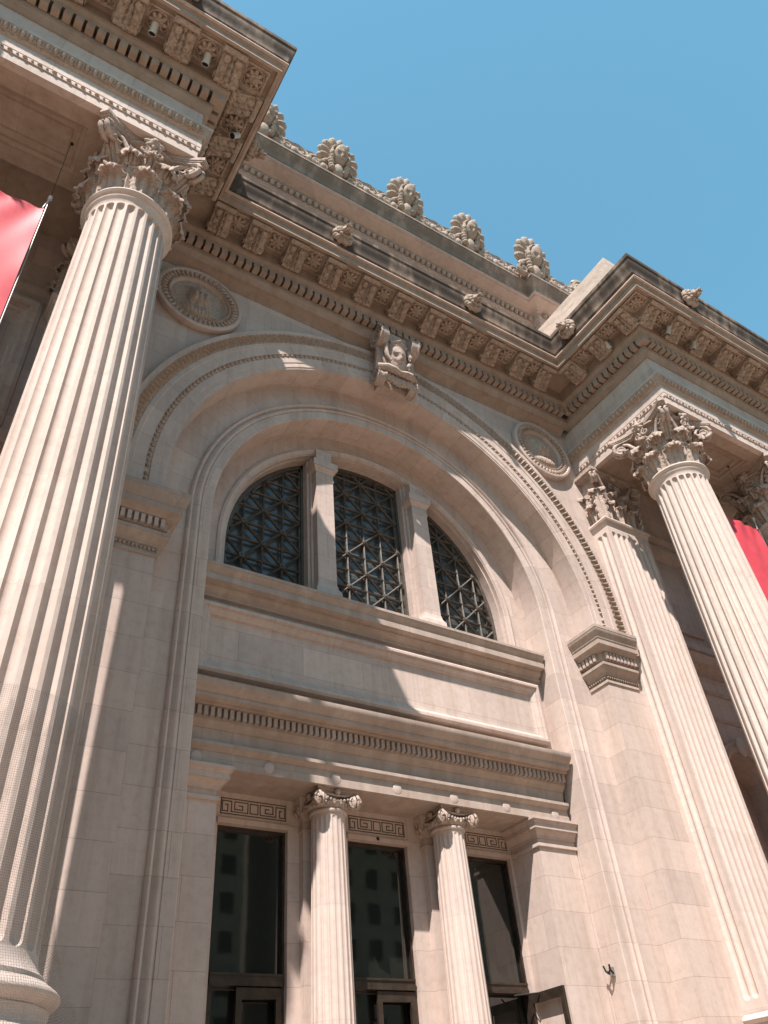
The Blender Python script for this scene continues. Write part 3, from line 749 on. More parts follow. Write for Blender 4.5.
def giant_column(c, s):
    z0, z1 = 3.40, 17.22; rt, r0 = .805, .965
    rad = lambda z: rt+(r0-rt)*(1-((z-z0)/(z1-z0))**1.5)+.10*math.exp(-((z-z0)/.16)) if z > z0-.01 else r0+.1
    w = MB(); fluted(w, lambda z: rt+(r0-rt)*(1-max(0, (z-z0)/(z1-z0))**1.5), 3.58, 17.12, 24, .098, 10, 40)
    w.lathe([(r0+.10, 3.30), (r0+.10, 3.38), (r0+.05, 3.43), (r0+.01, 3.52), (r0, 3.58)], n=96)
    w.lathe([(rt, 17.12), (rt, 17.18), (rt+.03, 17.26), (rt+.06, 17.30), (rt+.07, 17.32), (rt+.07, 17.38), (rt+.11, 17.40), (rt+.14, 17.45), (rt+.13, 17.50), (rt+.08, 17.54), (rt-.1, 17.55)], n=96)
    return w
colmesh = giant_column((0, 0), 1).build('giant_column', 'shaft', BLD, (*CL, 0), ang=32)
w = MB(); rb0 = 1.12
w.lathe([(rb0, 3.72)]+[(rb0+.02+.11*math.sin(PI*i/8), 3.70-.20*i/8) for i in range(9)]+[(rb0+.04, 3.49), (rb0+.04, 3.45), (rb0+.03, 3.40), (rb0+.06, 3.33), (rb0+.14, 3.28), (rb0+.16, 3.24)]+[(rb0+.16+.13*math.sin(PI*i/8), 3.23-.26*i/8) for i in range(9)]+[(rb0+.16, 2.95)], n=72)
w.lathe([(1.23, 2.97), (1.23, 2.86), (1.33, 2.80), (1.33, 2.74), (.2, 2.74)], n=72); w.box(-1.33, 1.33, -1.33, 1.33, 2.6, 2.74)
w.v = [v-np.array([0, 0, .40]) for v in w.v]
w.build('base', 'shaft', colmesh, ang=50)
cap_round().build('capital', 'carved_pale', colmesh, ang=60)
w = MB(); w.box(-1.42, 1.42, -1.42, 1.42, .9, 2.05); w.sweep([(0, 2.0), (.08, 2.05), (.12, 2.1), (.12, 2.18), (0, 2.199)], [(-1.42, 1.42), (-1.42, -1.42), (1.42, -1.42), (1.42, 1.42)]); w.box(-1.4, 1.4, -1.4, 1.4, 2.04, 2.198); w.sweep([(.16, 0), (.16, 1.0), (.05, 1.15), (0, 1.2)], [(-1.42, 1.42), (-1.42, -1.42), (1.42, -1.42), (1.42, 1.42)])
w.build('pedestal', 'wall', colmesh)
for c in (CR, CL2, CR2): dup(colmesh, BLD, (*c, 0))

# --- respond pilasters behind the columns
def pilaster(xc):
    w = MB(); y0 = -.65; hwb = .95; z0, z1 = 3.98, 17.0
    # front face with 7 flutes, side faces with 2
    def fluted_face(p0, p1, nrm, nf, marg):
        p0 = np.array(p0, float); p1 = np.array(p1, float); Lh = np.linalg.norm(p1-p0); d = (p1-p0)/Lh; n_ = np.array(nrm, float)
        cell = (Lh-2*marg)/nf; per = 10; S = [0]; D = [0.]
        S = list(np.linspace(marg, Lh-marg, nf*per+1)); rr = cell*.37
        ends = np.array([0, .03, .08, .16, .3, .5, .75, 1.])*rr*1.2
        Z = sorted(set(list(np.round(z0+ends, 5))+list(np.round(z1-ends, 5))+list(np.linspace(z0+rr*1.3, z1-rr*1.3, 10)))); rows = []; UV = []
        for z in [3.70]+Z+[17.2]:
            dd = min(z-z0, z1-z)/(rr*1.2); k = math.sqrt(max(0, 1-(1-min(max(dd, 0), 1))**2)); row = [(*(p0), z)]; uv = [(0, z)]
            for s_ in S:
                u = ((s_-marg)/cell) % 1.0; x = (u-.5)/.36; xx = abs(x)/max(k, 1e-3); f = math.sqrt(max(0, 1-xx*xx))*k if xx < 1 else 0
                q_ = p0+d*s_-n_*.06*f; row.append((*q_, z)); uv.append((s_, z))
            row.append((*p1, z)); uv.append((Lh, z)); rows.append(row); UV.append(uv)
        w.grid(np.array(rows), np.array(UV))
    fluted_face((xc-hwb, y0), (xc+hwb, y0), (0, -1), 7, .10)
    fluted_face((xc-hwb, 0), (xc-hwb, y0), (-1, 0), 2, .10)
    fluted_face((xc+hwb, y0), (xc+hwb, 0), (1, 0), 2, .10)
    path = [(xc-hwb, .0), (xc-hwb, y0), (xc+hwb, y0), (xc+hwb, .0)]
    w.sweep([(0, 17.2), (.02, 17.26), (.04, 17.3), (.04, 17.36), (.09, 17.38), (.11, 17.44), (.09, 17.5), (.04, 17.52), (-.2, 17.52)], path)
    o = w.build('pilaster', 'shaft', BLD, ang=32)
    w = MB(); w.sweep([(.03, 3.72)]+[(.05+.08*math.sin(PI*i/6), 3.70-.17*i/6) for i in range(7)]+[(.07, 3.5), (.06, 3.44), (.09, 3.36), (.14, 3.32)]+[(.15+.09*math.sin(PI*i/6), 3.30-.22*i/6) for i in range(7)]+[(.20, 3.08), (.26, 3.08), (.26, 2.75), (.30, 2.72), (.30, 2.5), (.22, 2.4), (.22, 1.0), (.34, .9), (.34, 0)], path); w.build('base', 'shaft', o)
    w = MB(); w.box(xc-.82, xc+.82, -.55, 0, 17.5, CZ1-.2)
    faces = [((xc, -.55), (0, -1), 1.64), ((xc-.82, -.28), (-1, 0), .55), ((xc+.82, -.28), (1, 0), .55)]
    rbz = lambda z: .0+.20*max(0, (z-CZ0)/(CZ1-CZ0)-.55)**1.5*2
    for f, n_, Lh in faces:
        k1 = 3 if Lh > 1 else 1; pos1 = np.linspace(-Lh/2+Lh/(2*k1), Lh/2-Lh/(2*k1), k1); k2 = 4 if Lh > 1 else 2; pos2 = np.linspace(-Lh/2, Lh/2, k2)
        d = (-n_[1], n_[0])
        for p in pos1: acanthus(w, rbz, 0, CZ0+.02, .62, .26, .12, .05, flat=((f[0]+d[0]*p, f[1]+d[1]*p), n_))
        for p in pos2: acanthus(w, rbz, 0, CZ0+.02, 1.14, .24, .14, .02, flat=((f[0]+d[0]*p, f[1]+d[1]*p), n_))
    for sx in (-1, 1):
        d = np.array([sx, -1, 0])/math.sqrt(2); t = np.array([-d[1], d[0], 0]); cc = np.array([xc+sx*.98, -.75, CZ1-.47])
        for sg in (-1, 1): spiral3(w, cc+t*sg*.07, d, (0, 0, 1), .20, .055, 1.5)
        w.merge(MB().lathe([(0, -.1), (.14, -.09), (.15, 0), (.14, .09), (0, .1)], n=14), np.array([d, np.array([0, 0, 1.]), t]).T, cc)
        w.tube([(xc+sx*.45, -.62, CZ0+1.0), (xc+sx*.55, -.7, CZ0+1.45), (xc+sx*.8, -.78, CZ1-.3), (xc+sx*.98, -.78, CZ1-.26)], .055, 7)
        spiral3(w, (xc+sx*.18, -.72, CZ1-.5), (sx, 0, 0), (0, 0, 1), .13, .04, 1.4, side=-1)
    w.blob((xc, -.80, CZ1-.16), (.16, .08, .12), 9)
    for (x0, x1, y, za, zb) in ((-1.0, 1.0, -.78, CZ1-.22, CZ1-.14), (-1.08, 1.08, -.86, CZ1-.14, CZ1-.02)): w.box(xc+x0, xc+x1, y, .0, za, zb)
    w.build('capital', 'carved_pale', o, ang=60)
for xc in (8.70, -8.70, 13.95, -14.0): pilaster(xc)

# --- wall mouldings behind the columns: neck band, panel frame, string cornice, niche hood
for s in (-1, 1):
    px = sorted((s*9.66, s*13.0))
    for prof_ in ([(0, 17.95), (.04, 17.97), (.04, 18.05), (.10, 18.12), (.14, 18.2), (.14, 18.28), (0, 18.3)],
                  [(0, 12.72), (.05, 12.74), (.05, 12.84), (.12, 12.92), (.22, 13.0), (.30, 13.02), (.30, 13.12), (.36, 13.2), (.38, 13.28), (0, 13.36)],
                  [(0, 12.1), (.06, 12.12), (.06, 12.22), (0, 12.26)], [(0, 11.2), (.05, 11.22), (.05, 11.3), (0, 11.33)]):
        w = MB(); w.sweep(prof_, [(px[0], 0), (px[1], 0)]); w.build('string_course', 'trim', BLD)
    x0, x1 = sorted((s*10.1, s*12.45)); z0, z1 = 13.95, 17.6; w = MB()
    for pr, yb in (([(-.28, 0), (-.26, .05), (-.18, .08), (-.1, .05), (-.02, .05), (0, .0)], 0), ([(.0, .0), (.05, -.10), (.12, -.13), (.16, -.18)], 0)):
        for (d0, h0), (d1, h1) in zip(pr[:-1], pr[1:]):
            q0 = [(x0+d0, yb-h0, z0+d0), (x1-d0, yb-h0, z0+d0), (x1-d0, yb-h0, z1-d0), (x0+d0, yb-h0, z1-d0)]; q1 = [(x0+d1, yb-h1, z0+d1), (x1-d1, yb-h1, z0+d1), (x1-d1, yb-h1, z1-d1), (x0+d1, yb-h1, z1-d1)]
            w.grid(np.array([q0, q1]), cv=True)
    w.box(x0+.45, x1-.45, .10, .17, z0+.45, z1-.45)
    w.build('wall_panel', 'wall', BLD)
    cx = s*11.275; w = MB(); hr = .925
    G = [[((cx+r*math.cos(a)), y, 9.35+r*math.sin(a)) for r, y in ((hr, .0), (hr, -.10), (hr+.1, -.14), (hr+.2, -.10), (hr+.28, -.16), (hr+.30, 0))] for a in np.linspace(0, PI, 30)]
    w.grid(G); w.box(cx-hr-.35, cx-hr+.02, -.2, -.001, 9.05, 9.32); w.box(cx+hr-.02, cx+hr+.35, -.2, -.001, 9.05, 9.32)
    w.box(cx-hr-.3, cx-hr+.02, -.12, -.001, FLOOR, 9.05); w.box(cx+hr-.02, cx+hr+.3, -.12, -.001, FLOOR, 9.05)
    w.blob((cx, -.16, 10.42), (.2, .16, .3), 10)
    w.build('niche_surround', 'trim', BLD)

# --- entablature over the column pairs (architrave, frieze, coffered soffit)
ZS = 19.67
for s in (-1, 1):
    xe = s*17.6; w = MB()
    path = [(xe, YF), (-XF, YF), (-XF, .0)] if s < 0 else [(XF, .0), (XF, YF), (xe, YF)]
    ar = [(-.16, ZS), (.02, ZS), (.02, 19.98), (.05, 19.99), (.05, 20.02), (.06, 20.10), (.05, 20.13), (.065, 20.14), (.065, 20.50), (.085, 20.52)]+[(.10, 20.56), (.17, 20.68), (.20, 20.80), (.24, 20.84), (.24, 20.93), (0, 20.96), (0, 21.96)]
    w.sweep(ar, path)
    o = w.build('entablature', 'wall', BLD)
    w = MB(); w.sweep([(.088, 20.50), (.125, 20.55), (.19, 20.68), (.22, 20.80), (.235, 20.835)], path); w.build('crown_moulding', 'carved', o)
    # leaf band along the architrave crown and bead row below it
    wb = MB()
    legs = [((-XF, YF), (xe, YF), (0, -1)), ((-XF, YF), (-XF, -.1), (1, 0))] if s < 0 else [((XF, YF), (xe, YF), (0, -1)), ((XF, YF), (XF, -.1), (-1, 0))]
    for p, q_, n_ in legs:
        w = MB(); p = np.array(p); q_ = np.array(q_); Lh = np.linalg.norm(q_-p); d = (q_-p)/Lh; n_ = np.array(n_); k = int(Lh/.17)
        for i in range(k):
            c0 = p+d*(.04+(i+.5)*.17)
            nx_ = np.array([n_[0], n_[1], 0.]); dx_ = np.array([d[0], d[1], 0.]); up_ = np.array([0, 0, 1.])
            ax = (up_*.80+nx_*.60); ou = (nx_*.80-up_*.60)
            w.merge(MB().blob((0, 0, 0), (.052, .05, .10), 8), np.array([dx_, ou, ax]).T, (*(c0+n_*.185), 20.69))
            w.tube([np.array([*(c0+d*q_u+n_*(.165+.07*q_z)), 20.60+.17*q_z]) for q_u, q_z in ((-.078, 1.1), (-.080, .5), (-.055, .05), (0, -.12), (.055, .05), (.080, .5), (.078, 1.1))], .014, 5)
            w.merge(MB().blob((0, 0, 0), (.018, .03, .05), 5), None, (*(c0+d*.085+n_*.16), 20.64))
        w.build('leaf_band', 'carved', o)
        k = int(Lh/.15)
        for i in range(k): wb.blob((*(p+d*(i+.5)*.15+n_*.055), 20.06), (.055, .055, .038) if i % 2 else (.03, .03, .04), 6)
    wb.build('bead_row', 'carved', o)
    # soffit beam undersides and ceiling
    w = MB(); xa, xb = sorted((s*7.94, xe))
    # beam along the columns, panelled between capitals
    ymin, ymax = YF+.3, -2.1
    panels = [(s*10.15, s*12.55), (s*15.4, s*17.6)]
    w.box(*sorted((s*(XF+.9), xe)), -2.12, -.0, 20.55, 20.8)         # ceiling
    def soff(x0, x1, y0, y1):   # sunk panel in the beam's underside
        x0, x1 = sorted((x0, x1))
        fr_ = [(0, 0), (.02, .05), (.10, .09), (.12, .16), (.26, .18), (.28, .24), (.34, .26)]
        for (d0, h0), (d1, h1) in zip(fr_[:-1], fr_[1:]):
            q0 = [(x0+d0, y0+d0, ZS+h0), (x1-d0, y0+d0, ZS+h0), (x1-d0, y1-d0, ZS+h0), (x0+d0, y1-d0, ZS+h0)]; q1 = [(x0+d1, y0+d1, ZS+h1), (x1-d1, y0+d1, ZS+h1), (x1-d1, y1-d1, ZS+h1), (x0+d1, y1-d1, ZS+h1)]
            w.grid(np.array([q0, q1]), cv=True)
        w.poly([(x0+.34, y0+.34, ZS+.26), (x1-.34, y0+.34, ZS+.26), (x1-.34, y1-.34, ZS+.26), (x0+.34, y1-.34, ZS+.26)])
    y0, y1 = -3.62, -2.38
    def flat(xa_, xb_, ya, yb): xa_, xb_ = sorted((xa_, xb_)); w.poly([(xa_, ya, ZS), (xb_, ya, ZS), (xb_, yb, ZS), (xa_, yb, ZS)])
    flat(s*(XF+.16), xe, -4.0, y0); flat(s*(XF+.16), xe, y1, -2.0)
    for a, b2 in ((XF+.16, 10.15), (12.55, 15.4)): flat(s*a, s*b2, y0, y1)
    soff(s*10.15, s*12.55, y0, y1); soff(s*15.4, s*17.6, y0, y1)
    # inner beam face and cross beams to the pilasters
    w.poly([(s*XF, -2.0, ZS), (xe, -2.0, ZS), (xe, -2.0, 20.56), (s*XF, -2.0, 20.56)])
    for cx in (8.72, 13.98):
        a, b2 = sorted((s*(cx-.84), s*(cx+.84))); w.box(a, b2, -1.999, 0, ZS+.002, 20.56)
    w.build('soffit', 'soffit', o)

# --- main cornice
CP_WALL = [(-.27, 21.72), (-.22, 21.74), (-.2, 21.82), (-.10, 21.88), (-.02, 21.95)]
bed = [(0, 21.95), (.05, 21.96), (.05, 22.02)]+cyma(.06, 22.03, .16, 22.18, 5)+[(.17, 22.18), (.17, 22.60), (.40, 22.62), (.40, 22.70)]+cyma(.405, 22.70, .465, 22.86, 5)+[(.48, 22.86), (.48, 22.97), (.44, 22.98), (.44, 23.42)]
sofp = [(.44, 23.42), (1.36, 23.42), (1.36, 23.28), (1.44, 23.28)]
crown = [(1.48, 23.685), (1.48, 23.80), (1.54, 23.83)]+cyma(1.55, 23.84, 1.68, 24.42, 9)+[(1.72, 24.44), (1.73, 24.58), (-.6, 24.66)]
CPATH = [(-17.6, YF), (-XF, YF), (-XF, YR), (XF, YR), (XF, YF), (17.6, YF)]
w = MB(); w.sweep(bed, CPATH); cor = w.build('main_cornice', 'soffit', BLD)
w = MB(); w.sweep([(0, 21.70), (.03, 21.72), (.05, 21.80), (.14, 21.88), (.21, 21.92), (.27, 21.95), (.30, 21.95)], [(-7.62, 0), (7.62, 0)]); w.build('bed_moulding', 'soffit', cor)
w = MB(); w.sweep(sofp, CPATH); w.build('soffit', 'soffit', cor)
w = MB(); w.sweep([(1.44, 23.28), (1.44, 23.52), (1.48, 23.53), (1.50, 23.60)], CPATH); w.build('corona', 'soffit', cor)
w = MB(); w.sweep([(1.50, 23.60), (1.565, 23.605), (1.565, 23.655), (1.44, 23.69)], CPATH); w.build('fillet', 'trim', cor)
w = MB(); w.sweep(crown, CPATH); w.build('crown_moulding', 'grimy', cor)
w = MB(); w.sweep([(.174, 22.36), (.174, 22.597), (.38, 22.597)], CPATH); w.build('dentil_shade', 'soot_shade', cor)  # dark backing strip paints the shade, and some dirt, between the dentils
# dentils along every stretch
w = MB(); dp = .2535
def dent(p, q_, n_, i0=0, ext=True):
    p = np.array(p, float); q_ = np.array(q_, float); Lh = np.linalg.norm(q_-p); d = (q_-p)/Lh; n_ = np.array(n_, float); k = int(Lh/dp+.5); pp = Lh/k
    for i in range(-1 if ext else 0, k+(1 if ext else 0)):
        a = p+d*(i*pp+pp*.14); b2 = a+d*pp*.72
        if ext and (i < 0 or i >= k):
            continue
        c = [(*(a+n_*.168), 22.37), (*(b2+n_*.168), 22.37), (*(b2+n_*.385), 22.37), (*(a+n_*.385), 22.37)]
        w.prism(c, (0, 0, .245))
dent((-17.6, YF), (-XF, YF), (0, -1)); dent((-XF, YF), (-XF, YR-.3), (1, 0)); dent((-XF+.4, YR), (XF-.4, YR), (0, -1)); dent((XF, YR-.3), (XF, YF), (-1, 0)); dent((XF, YF), (17.6, YF), (0, -1))
for s in (-1, 1): w.box(*sorted((s*(XF-.05), s*(XF-.385))), YF-.385, YF-.05, 22.37, 22.615)
w.build('dentil_band', 'soffit', cor)

# modillion: scrolled bracket carved with a leaf. local: wall at y=0, projects to -y, z relative to soffit underside
def modillion():
    w = MB(); hw = .29; zt = 0; n = 22
    T = np.linspace(0, 1, n)
    pf = []   # underside curve from wall to tip
    for t in T:
        y = -.02-.80*t; z = -.43+.30*t**1.3+.05*math.sin(t*2*PI)*-1; pf.append((y, z))
    body = [(0, 0), (0, -.43)]+pf+[(-.86, -.12), (-.86, 0)]
    w.prism([(-hw, y, z) for y, z in body], (2*hw, 0, 0))
    w.box(-hw-.05, hw+.05, -.93, -.0, -.045, .0)
    for s in (-1, 1):
        for (cy, cz, r) in ((-.17, -.29, .15), (-.76, -.14, .09)):
            P = []
            for i in range(22):
                t = i/21; a = t*1.7*2*PI; R = r*(1-.8*t); P.append((s*(hw+.02), cy+R*math.sin(a), cz+R*math.cos(a)))
            w.tube(P, .022, 5)
    # acanthus leaf clinging to the underside
    G = []
    nv, nu = 24, 15
    for i in range(nv+1):
        t = i/nv; j = min(int(t*(n-1)), n-2); f = t*(n-1)-j; y = pf[j][0]*(1-f)+pf[j+1][0]*f; z = pf[j][1]*(1-f)+pf[j+1][1]*f
        wl = hw*(.92+.06*math.sin(t*5*2*PI))*(1-.25*t); row = []
        for u in np.linspace(-1, 1, nu):
            h = .060+.045*math.cos(u*4*PI)*(1-.4*abs(u))+.04*math.exp(-(u/.12)**2)+.035*math.sin(t*5*2*PI+abs(u)*6)
            h *= (1-abs(u)**6); row.append((u*wl, y-h*.35+.0, z-h))
        G.append(row)
    w.grid(G)
    w.tube([(-hw-.02, -.80, -.17), (hw+.02, -.80, -.17)], .085, 10); w.tube([(-hw, -.13, -.47), (hw, -.13, -.47)], .07, 8)
    for q_ in (-.5, .5): w.blob((q_*hw, -.60, -.26), (.10, .12, .06), 7); w.blob((q_*hw*1.1, -.36, -.37), (.10, .12, .06), 7)
    return w
def rosette():
    w = MB(); s = .325
    fr_ = [(0, 0), (.0, -.05), (.045, -.07), (.07, -.04), (.08, .0)]
    # square frame hanging under the soffit
    for (d0, h0), (d1, h1) in zip(fr_[:-1], fr_[1:]):
        q0 = [(-s+d0, -s+d0, h0), (s-d0, -s+d0, h0), (s-d0, s-d0, h0), (-s+d0, s-d0, h0)]; q1 = [(-s+d1, -s+d1, h1), (s-d1, -s+d1, h1), (s-d1, s-d1, h1), (-s+d1, s-d1, h1)]
        w.grid(np.array([q0, q1]), cv=True)
    for k in range(8):
        a = k*PI/4; ca, sa = math.cos(a), math.sin(a)
        w.merge(MB().blob((0, 0, 0), (.105, .058, .065), 8), [[ca, -sa, 0], [sa, ca, 0], [0, 0, 1]], (.145*ca, .145*sa, -.06))
        a += PI/8; ca, sa = math.cos(a), math.sin(a); w.merge(MB().blob((0, 0, 0), (.06, .04, .05), 7), [[ca, -sa, 0], [sa, ca, 0], [0, 0, 1]], (.08*ca, .08*sa, -.11))
    w.blob((0, 0, -.14), (.045, .045, .05), 7)
    w.tube([(.25*math.cos(a), .25*math.sin(a), -.03) for a in np.linspace(0, 2*PI, 25)], .026, 6)
    return w
mod0 = modillion().build('modillion', 'carved', cor, (0, 0, 0)); ros0 = rosette().build('rosette', 'carved', cor, (0, 0, 0))
used = [False, False]
def put(o, k, x, y, z, rz):
    if not used[k]: used[k] = True; o.location = (x, y, z); o.rotation_euler = (0, 0, rz); return o
    return dup(o, cor, (x, y, z), rz)
ZM = 23.415
for k in range(-4, 5): put(mod0, 0, 1.27*k, YR-.44, ZM, 0)
for k in range(-4, 4): put(ros0, 1, 1.27*(k+.5), YR-.90, ZM, 0)
for s in (-1, 1):
    put(ros0, 1, s*5.72, YR-.90, ZM, 0); put(mod0, 0, s*6.20, YR-.44, ZM, 0)
    rz = -PI/2*s
    for i, y in enumerate((-4.40, -3.14, -1.88)): put(mod0, 0, s*(XF-.44), y, ZM, rz)
    for y in (-3.77, -2.51): put(ros0, 1, s*(XF-.90), y, ZM, rz)
    put(ros0, 1, s*(XF-.90), YF-.90, ZM, 0)
    for i in range(7):
        x = s*(7.62+1.27*i); put(mod0, 0, x, YF-.44, ZM, 0); put(ros0, 1, s*(7.62+1.27*(i+.5)), YF-.90, ZM, 0)

# lion heads on the crown
def lion():
    w = MB(); w.blob((0, -.02, 0), (.27, .16, .30), 14)
    for k in range(16):
        a = k*2*PI/16; w.blob((.27*math.cos(a), -.04+.03*(k % 2), .29*math.sin(a)+.02), (.10, .11, .10), 7)
    for k in range(11):
        a = k*2*PI/11; w.blob((.19*math.cos(a), -.16, .21*math.sin(a)+.05), (.075, .07, .075), 6)
    w.blob((0, -.25, .05), (.14, .16, .15), 12); w.blob((0, -.40, .0), (.085, .11, .075), 10); w.blob((0, -.50, .045), (.04, .03, .03), 7)
    for s in (-1, 1):
        w.blob((s*.07, -.36, .11), (.045, .04, .03), 7); w.blob((s*.055, -.47, -.03), (.055, .05, .04), 7); w.blob((s*.17, -.12, .26), (.055, .05, .07), 7); w.blob((s*.10, -.30, -.04), (.06, .07, .08), 7)
    w.blob((0, -.38, -.15), (.07, .09, .045), 8)
    return w
lion0 = lion().build('lion_head', 'carved', cor, (-2.55, YR-1.66, 24.10)); dl = lambda x, y, rz: dup(lion0, cor, (x, y, 24.10), rz)
dl(2.56, YR-1.66, 0)
for s in (-1, 1):
    dl(s*(XF-1.66), -2.75 if s > 0 else -3.05, -PI/2*s)
    dl(s*9.15, YF-1.66, 0); dl(s*14.2, YF-1.66, 0)

# --- attic storey and cresting
w = MB(); AY = 0.
apath = [(-17.6, AY+.6), (-7.4, AY+.6), (-7.4, AY), (8.15, AY), (8.15, AY-.40), (10.6, AY-.40), (10.6, AY+.6), (17.6, AY+.6)]
w.sweep([(0, 24.5), (0, 28.45), (.05, 28.5), (.05, 28.62)], apath)
att = w.build('attic', 'wall', BLD)
w = MB(); w.sweep([(.05, 28.62), (.12, 28.64), (.12, 28.72), (.18, 28.74), (.18, 29.02), (.26, 29.04), (.26, 29.08), (.33, 29.09)]+[(.33+.36*(1-math.cos(a)), 29.09+.10*math.sin(a)) for a in np.linspace(0, PI/2, 7)]+[(.74, 29.20), (.74, 29.26), (.84, 29.28), (.84, 29.36)], apath); w.build('cove_moulding', 'wall', att)
w = MB(); w.sweep([(.84, 29.36), (.88, 29.38), (.88, 29.46)]+cyma(.89, 29.47, 1.10, 29.90, 8)+[(1.14, 29.91), (1.14, 30.02), (-1.2, 30.1)], apath); w.build('crown_moulding', 'attic_crown', att)
for p, q_, n_ in (((-7.4, AY), (8.15, AY), (0, -1)), ((8.15, AY), (8.15, AY-.40), (-1, 0)), ((8.15, AY-.40), (10.6, AY-.40), (0, -1))):
    w = MB(); p = np.array(p); q_ = np.array(q_); n_ = np.array(n_); Lh = np.linalg.norm(q_-p); k = max(1, int(Lh/.25)); d = (q_-p)/Lh
    for i in range(k): w.blob((*(p+d*(i+.5)*Lh/k+n_*.24), 28.90), (.10, .11, .14), 8)
    w.build('egg_band', 'carved_pale', att)
def rotx(deg):
    a = math.radians(deg); return [[1, 0, 0], [0, math.cos(a), -math.sin(a)], [0, math.sin(a), math.cos(a)]]
def antefix(sc=1.):
    w = MB()
    w.blob((0, .12, 1.15), (.66, .26, 1.05), 16); w.blob((0, .12, .5), (.60, .26, .55), 12)
    for k in range(11):   # scalloped shell, lobe by lobe from base to base
        a = PI*(k/10)*1.42-.21*PI; ca, sa = math.cos(a), math.sin(a); q = 1+.18*max(0, sa)
        w.merge(MB().blob((0, 0, 0), (.30, .15, .175), 13), [[ca, 0, -sa], [0, 1, 0], [sa, 0, ca]], (.60*ca, .02, 1.22+.72*sa*q))
        w.merge(MB().blob((0, 0, 0), (.17, .05, .085), 9), [[ca, 0, -sa], [0, 1, 0], [sa, 0, ca]], (.64*ca, -.11, 1.22+.76*sa*q))
    f = MB(); face(f, (0, 0, 0), .43); w.merge(f, rotx(28), (0, -.18, 1.12))
    for k in range(13):   # parted wavy hair
        a = -.5+(PI+1.0)*k/12; w.merge(MB().blob((0, 0, 0), (.13, .13, .07), 8), [[math.sin(a), 0, math.cos(a)], [0, 1, 0], [-math.cos(a), 0, math.sin(a)]], (.36*math.cos(a), -.20-.04*(k % 2), 1.18+.46*math.sin(a)))
    for s in (-1, 1):
        for k in range(4): w.blob((s*(.36-.03*k), -.16-.02*(k % 2), .78-.13*k), (.13, .13, .10), 8)
        spiral3(w, (s*.60, -.12, .28), (s, 0, 0), (0, 0, 1), .27, .085, 1.4); w.blob((s*.60, -.02, .28), (.26, .12, .26), 9)
    w.blob((0, -.14, .42), (.24, .16, .34), 9)
    w.v = [np.stack([v[:, 0], v[:, 1]-.22*v[:, 2], v[:, 2]*1.0], 1) for v in w.v]
    return w
an0 = antefix().build('antefix', 'carved', att, (1.10, -.88, 30.0)); AX = [-8.2, -5.05, -2.0, 4.22]
for x in AX: dup(an0, att, (x, -.88, 30.0))
a5 = dup(an0, att, (7.50, -1.22, 30.0)); a5.scale = (1.15, 1, 1.15)
# running scroll between the antefixes
def scrolls(x0, x1, y):
    w = MB()
    n = max(1, int(round((x1-x0)/.62))); st = (x1-x0)/n
    w.box(x0, x1, y, y+.3, 30.0, 30.14)
    for i in range(n):
        c = x0+(i+.5)*st; sg = 1 if i % 2 else -1
        spiral3(w, (c, y, 30.42), (sg, 0, 0), (0, 0, 1), .30, .085, 1.5)
        w.blob((c+st*.5, y, 30.28), (.14, .12, .2), 7); w.blob((c, y+.08, 30.38), (.27, .12, .26), 8)
    w.tube([(x0+(x1-x0)*t, y, 30.78+.05*math.sin(t*n*2*PI)) for t in np.linspace(0, 1, 6*n+1)], .06, 6)
    w.build('scroll_cresting', 'carved', att)
xs_ = [-8.2, -5.05, -2.0, 1.10, 4.22, 7.0]
for a, b2 in zip(xs_[:-1], xs_[1:]): scrolls(a+.62, b2-(.62 if b2 < 6 else .0), -1.06)
scrolls(8.3, 9.5, -1.46)
w = MB()   # big scroll rising at the end of the cresting
for k, (r, cx, cz) in enumerate(((.60, 11.0, 32.1), (.45, 10.2, 31.2), (.32, 9.6, 30.6))): spiral3(w, (cx, -1.1, cz), (-1, 0, 0), (0, 0, 1), r, .15, 1.5); w.blob((cx, -.95, cz-.1), (r, .2, r), 10); w.blob((cx+.1, -.95, cz-.8), (r, .2, r+.3), 9)
for k in range(12): w.blob((9.4+.18*k, -1.18, 30.7+.19*k+.1*math.sin(k*2)), (.15, .12, .14), 6)
w.build('end_scroll', 'carved', att)

# uncut stone piles over the column pairs
def rough_block(x0, x1, y0, y1, z0, z1, seed):
    r = np.random.RandomState(seed); w = MB()
    def face_(o, du, dv, nu, nv, nrm):
        P = np.zeros((nu+1, nv+1, 3))
        for i in range(nu+1):
            for j in range(nv+1):
                e = 0 if i in (0, nu) or j in (0, nv) else r.uniform(-.025, .03)
                P[i, j] = np.array(o)+np.array(du)*i/nu+np.array(dv)*j/nv+np.array(nrm)*e
        w.grid(P)
    X, Y, Z = x1-x0, y1-y0, z1-z0
    face_((x0, y0, z0), (X, 0, 0), (0, 0, Z), 14, 6, (0, -1, 0)); face_((x0, y0, z0), (0, Y, 0), (0, 0, Z), 16, 6, (-1, 0, 0)); face_((x1, y0, z0), (0, Y, 0), (0, 0, Z), 16, 6, (1, 0, 0)); face_((x0, y1, z0), (X, 0, 0), (0, 0, Z), 14, 6, (0, 1, 0)); face_((x0, y0, z1), (X, 0, 0), (0, Y, 0), 14, 16, (0, 0, 1))
    return w
for s in (-1, 1):
    w = rough_block(*sorted((s*7.0, s*15.6)), -4.72, -.5, 24.58, 26.05, 3+s); w.merge(rough_block(*sorted((s*7.03, s*15.5)), -4.66, -.5, 26.05, 26.73, 9+s))
    w.build('uncut_stone_pile', 'rough', BLD)
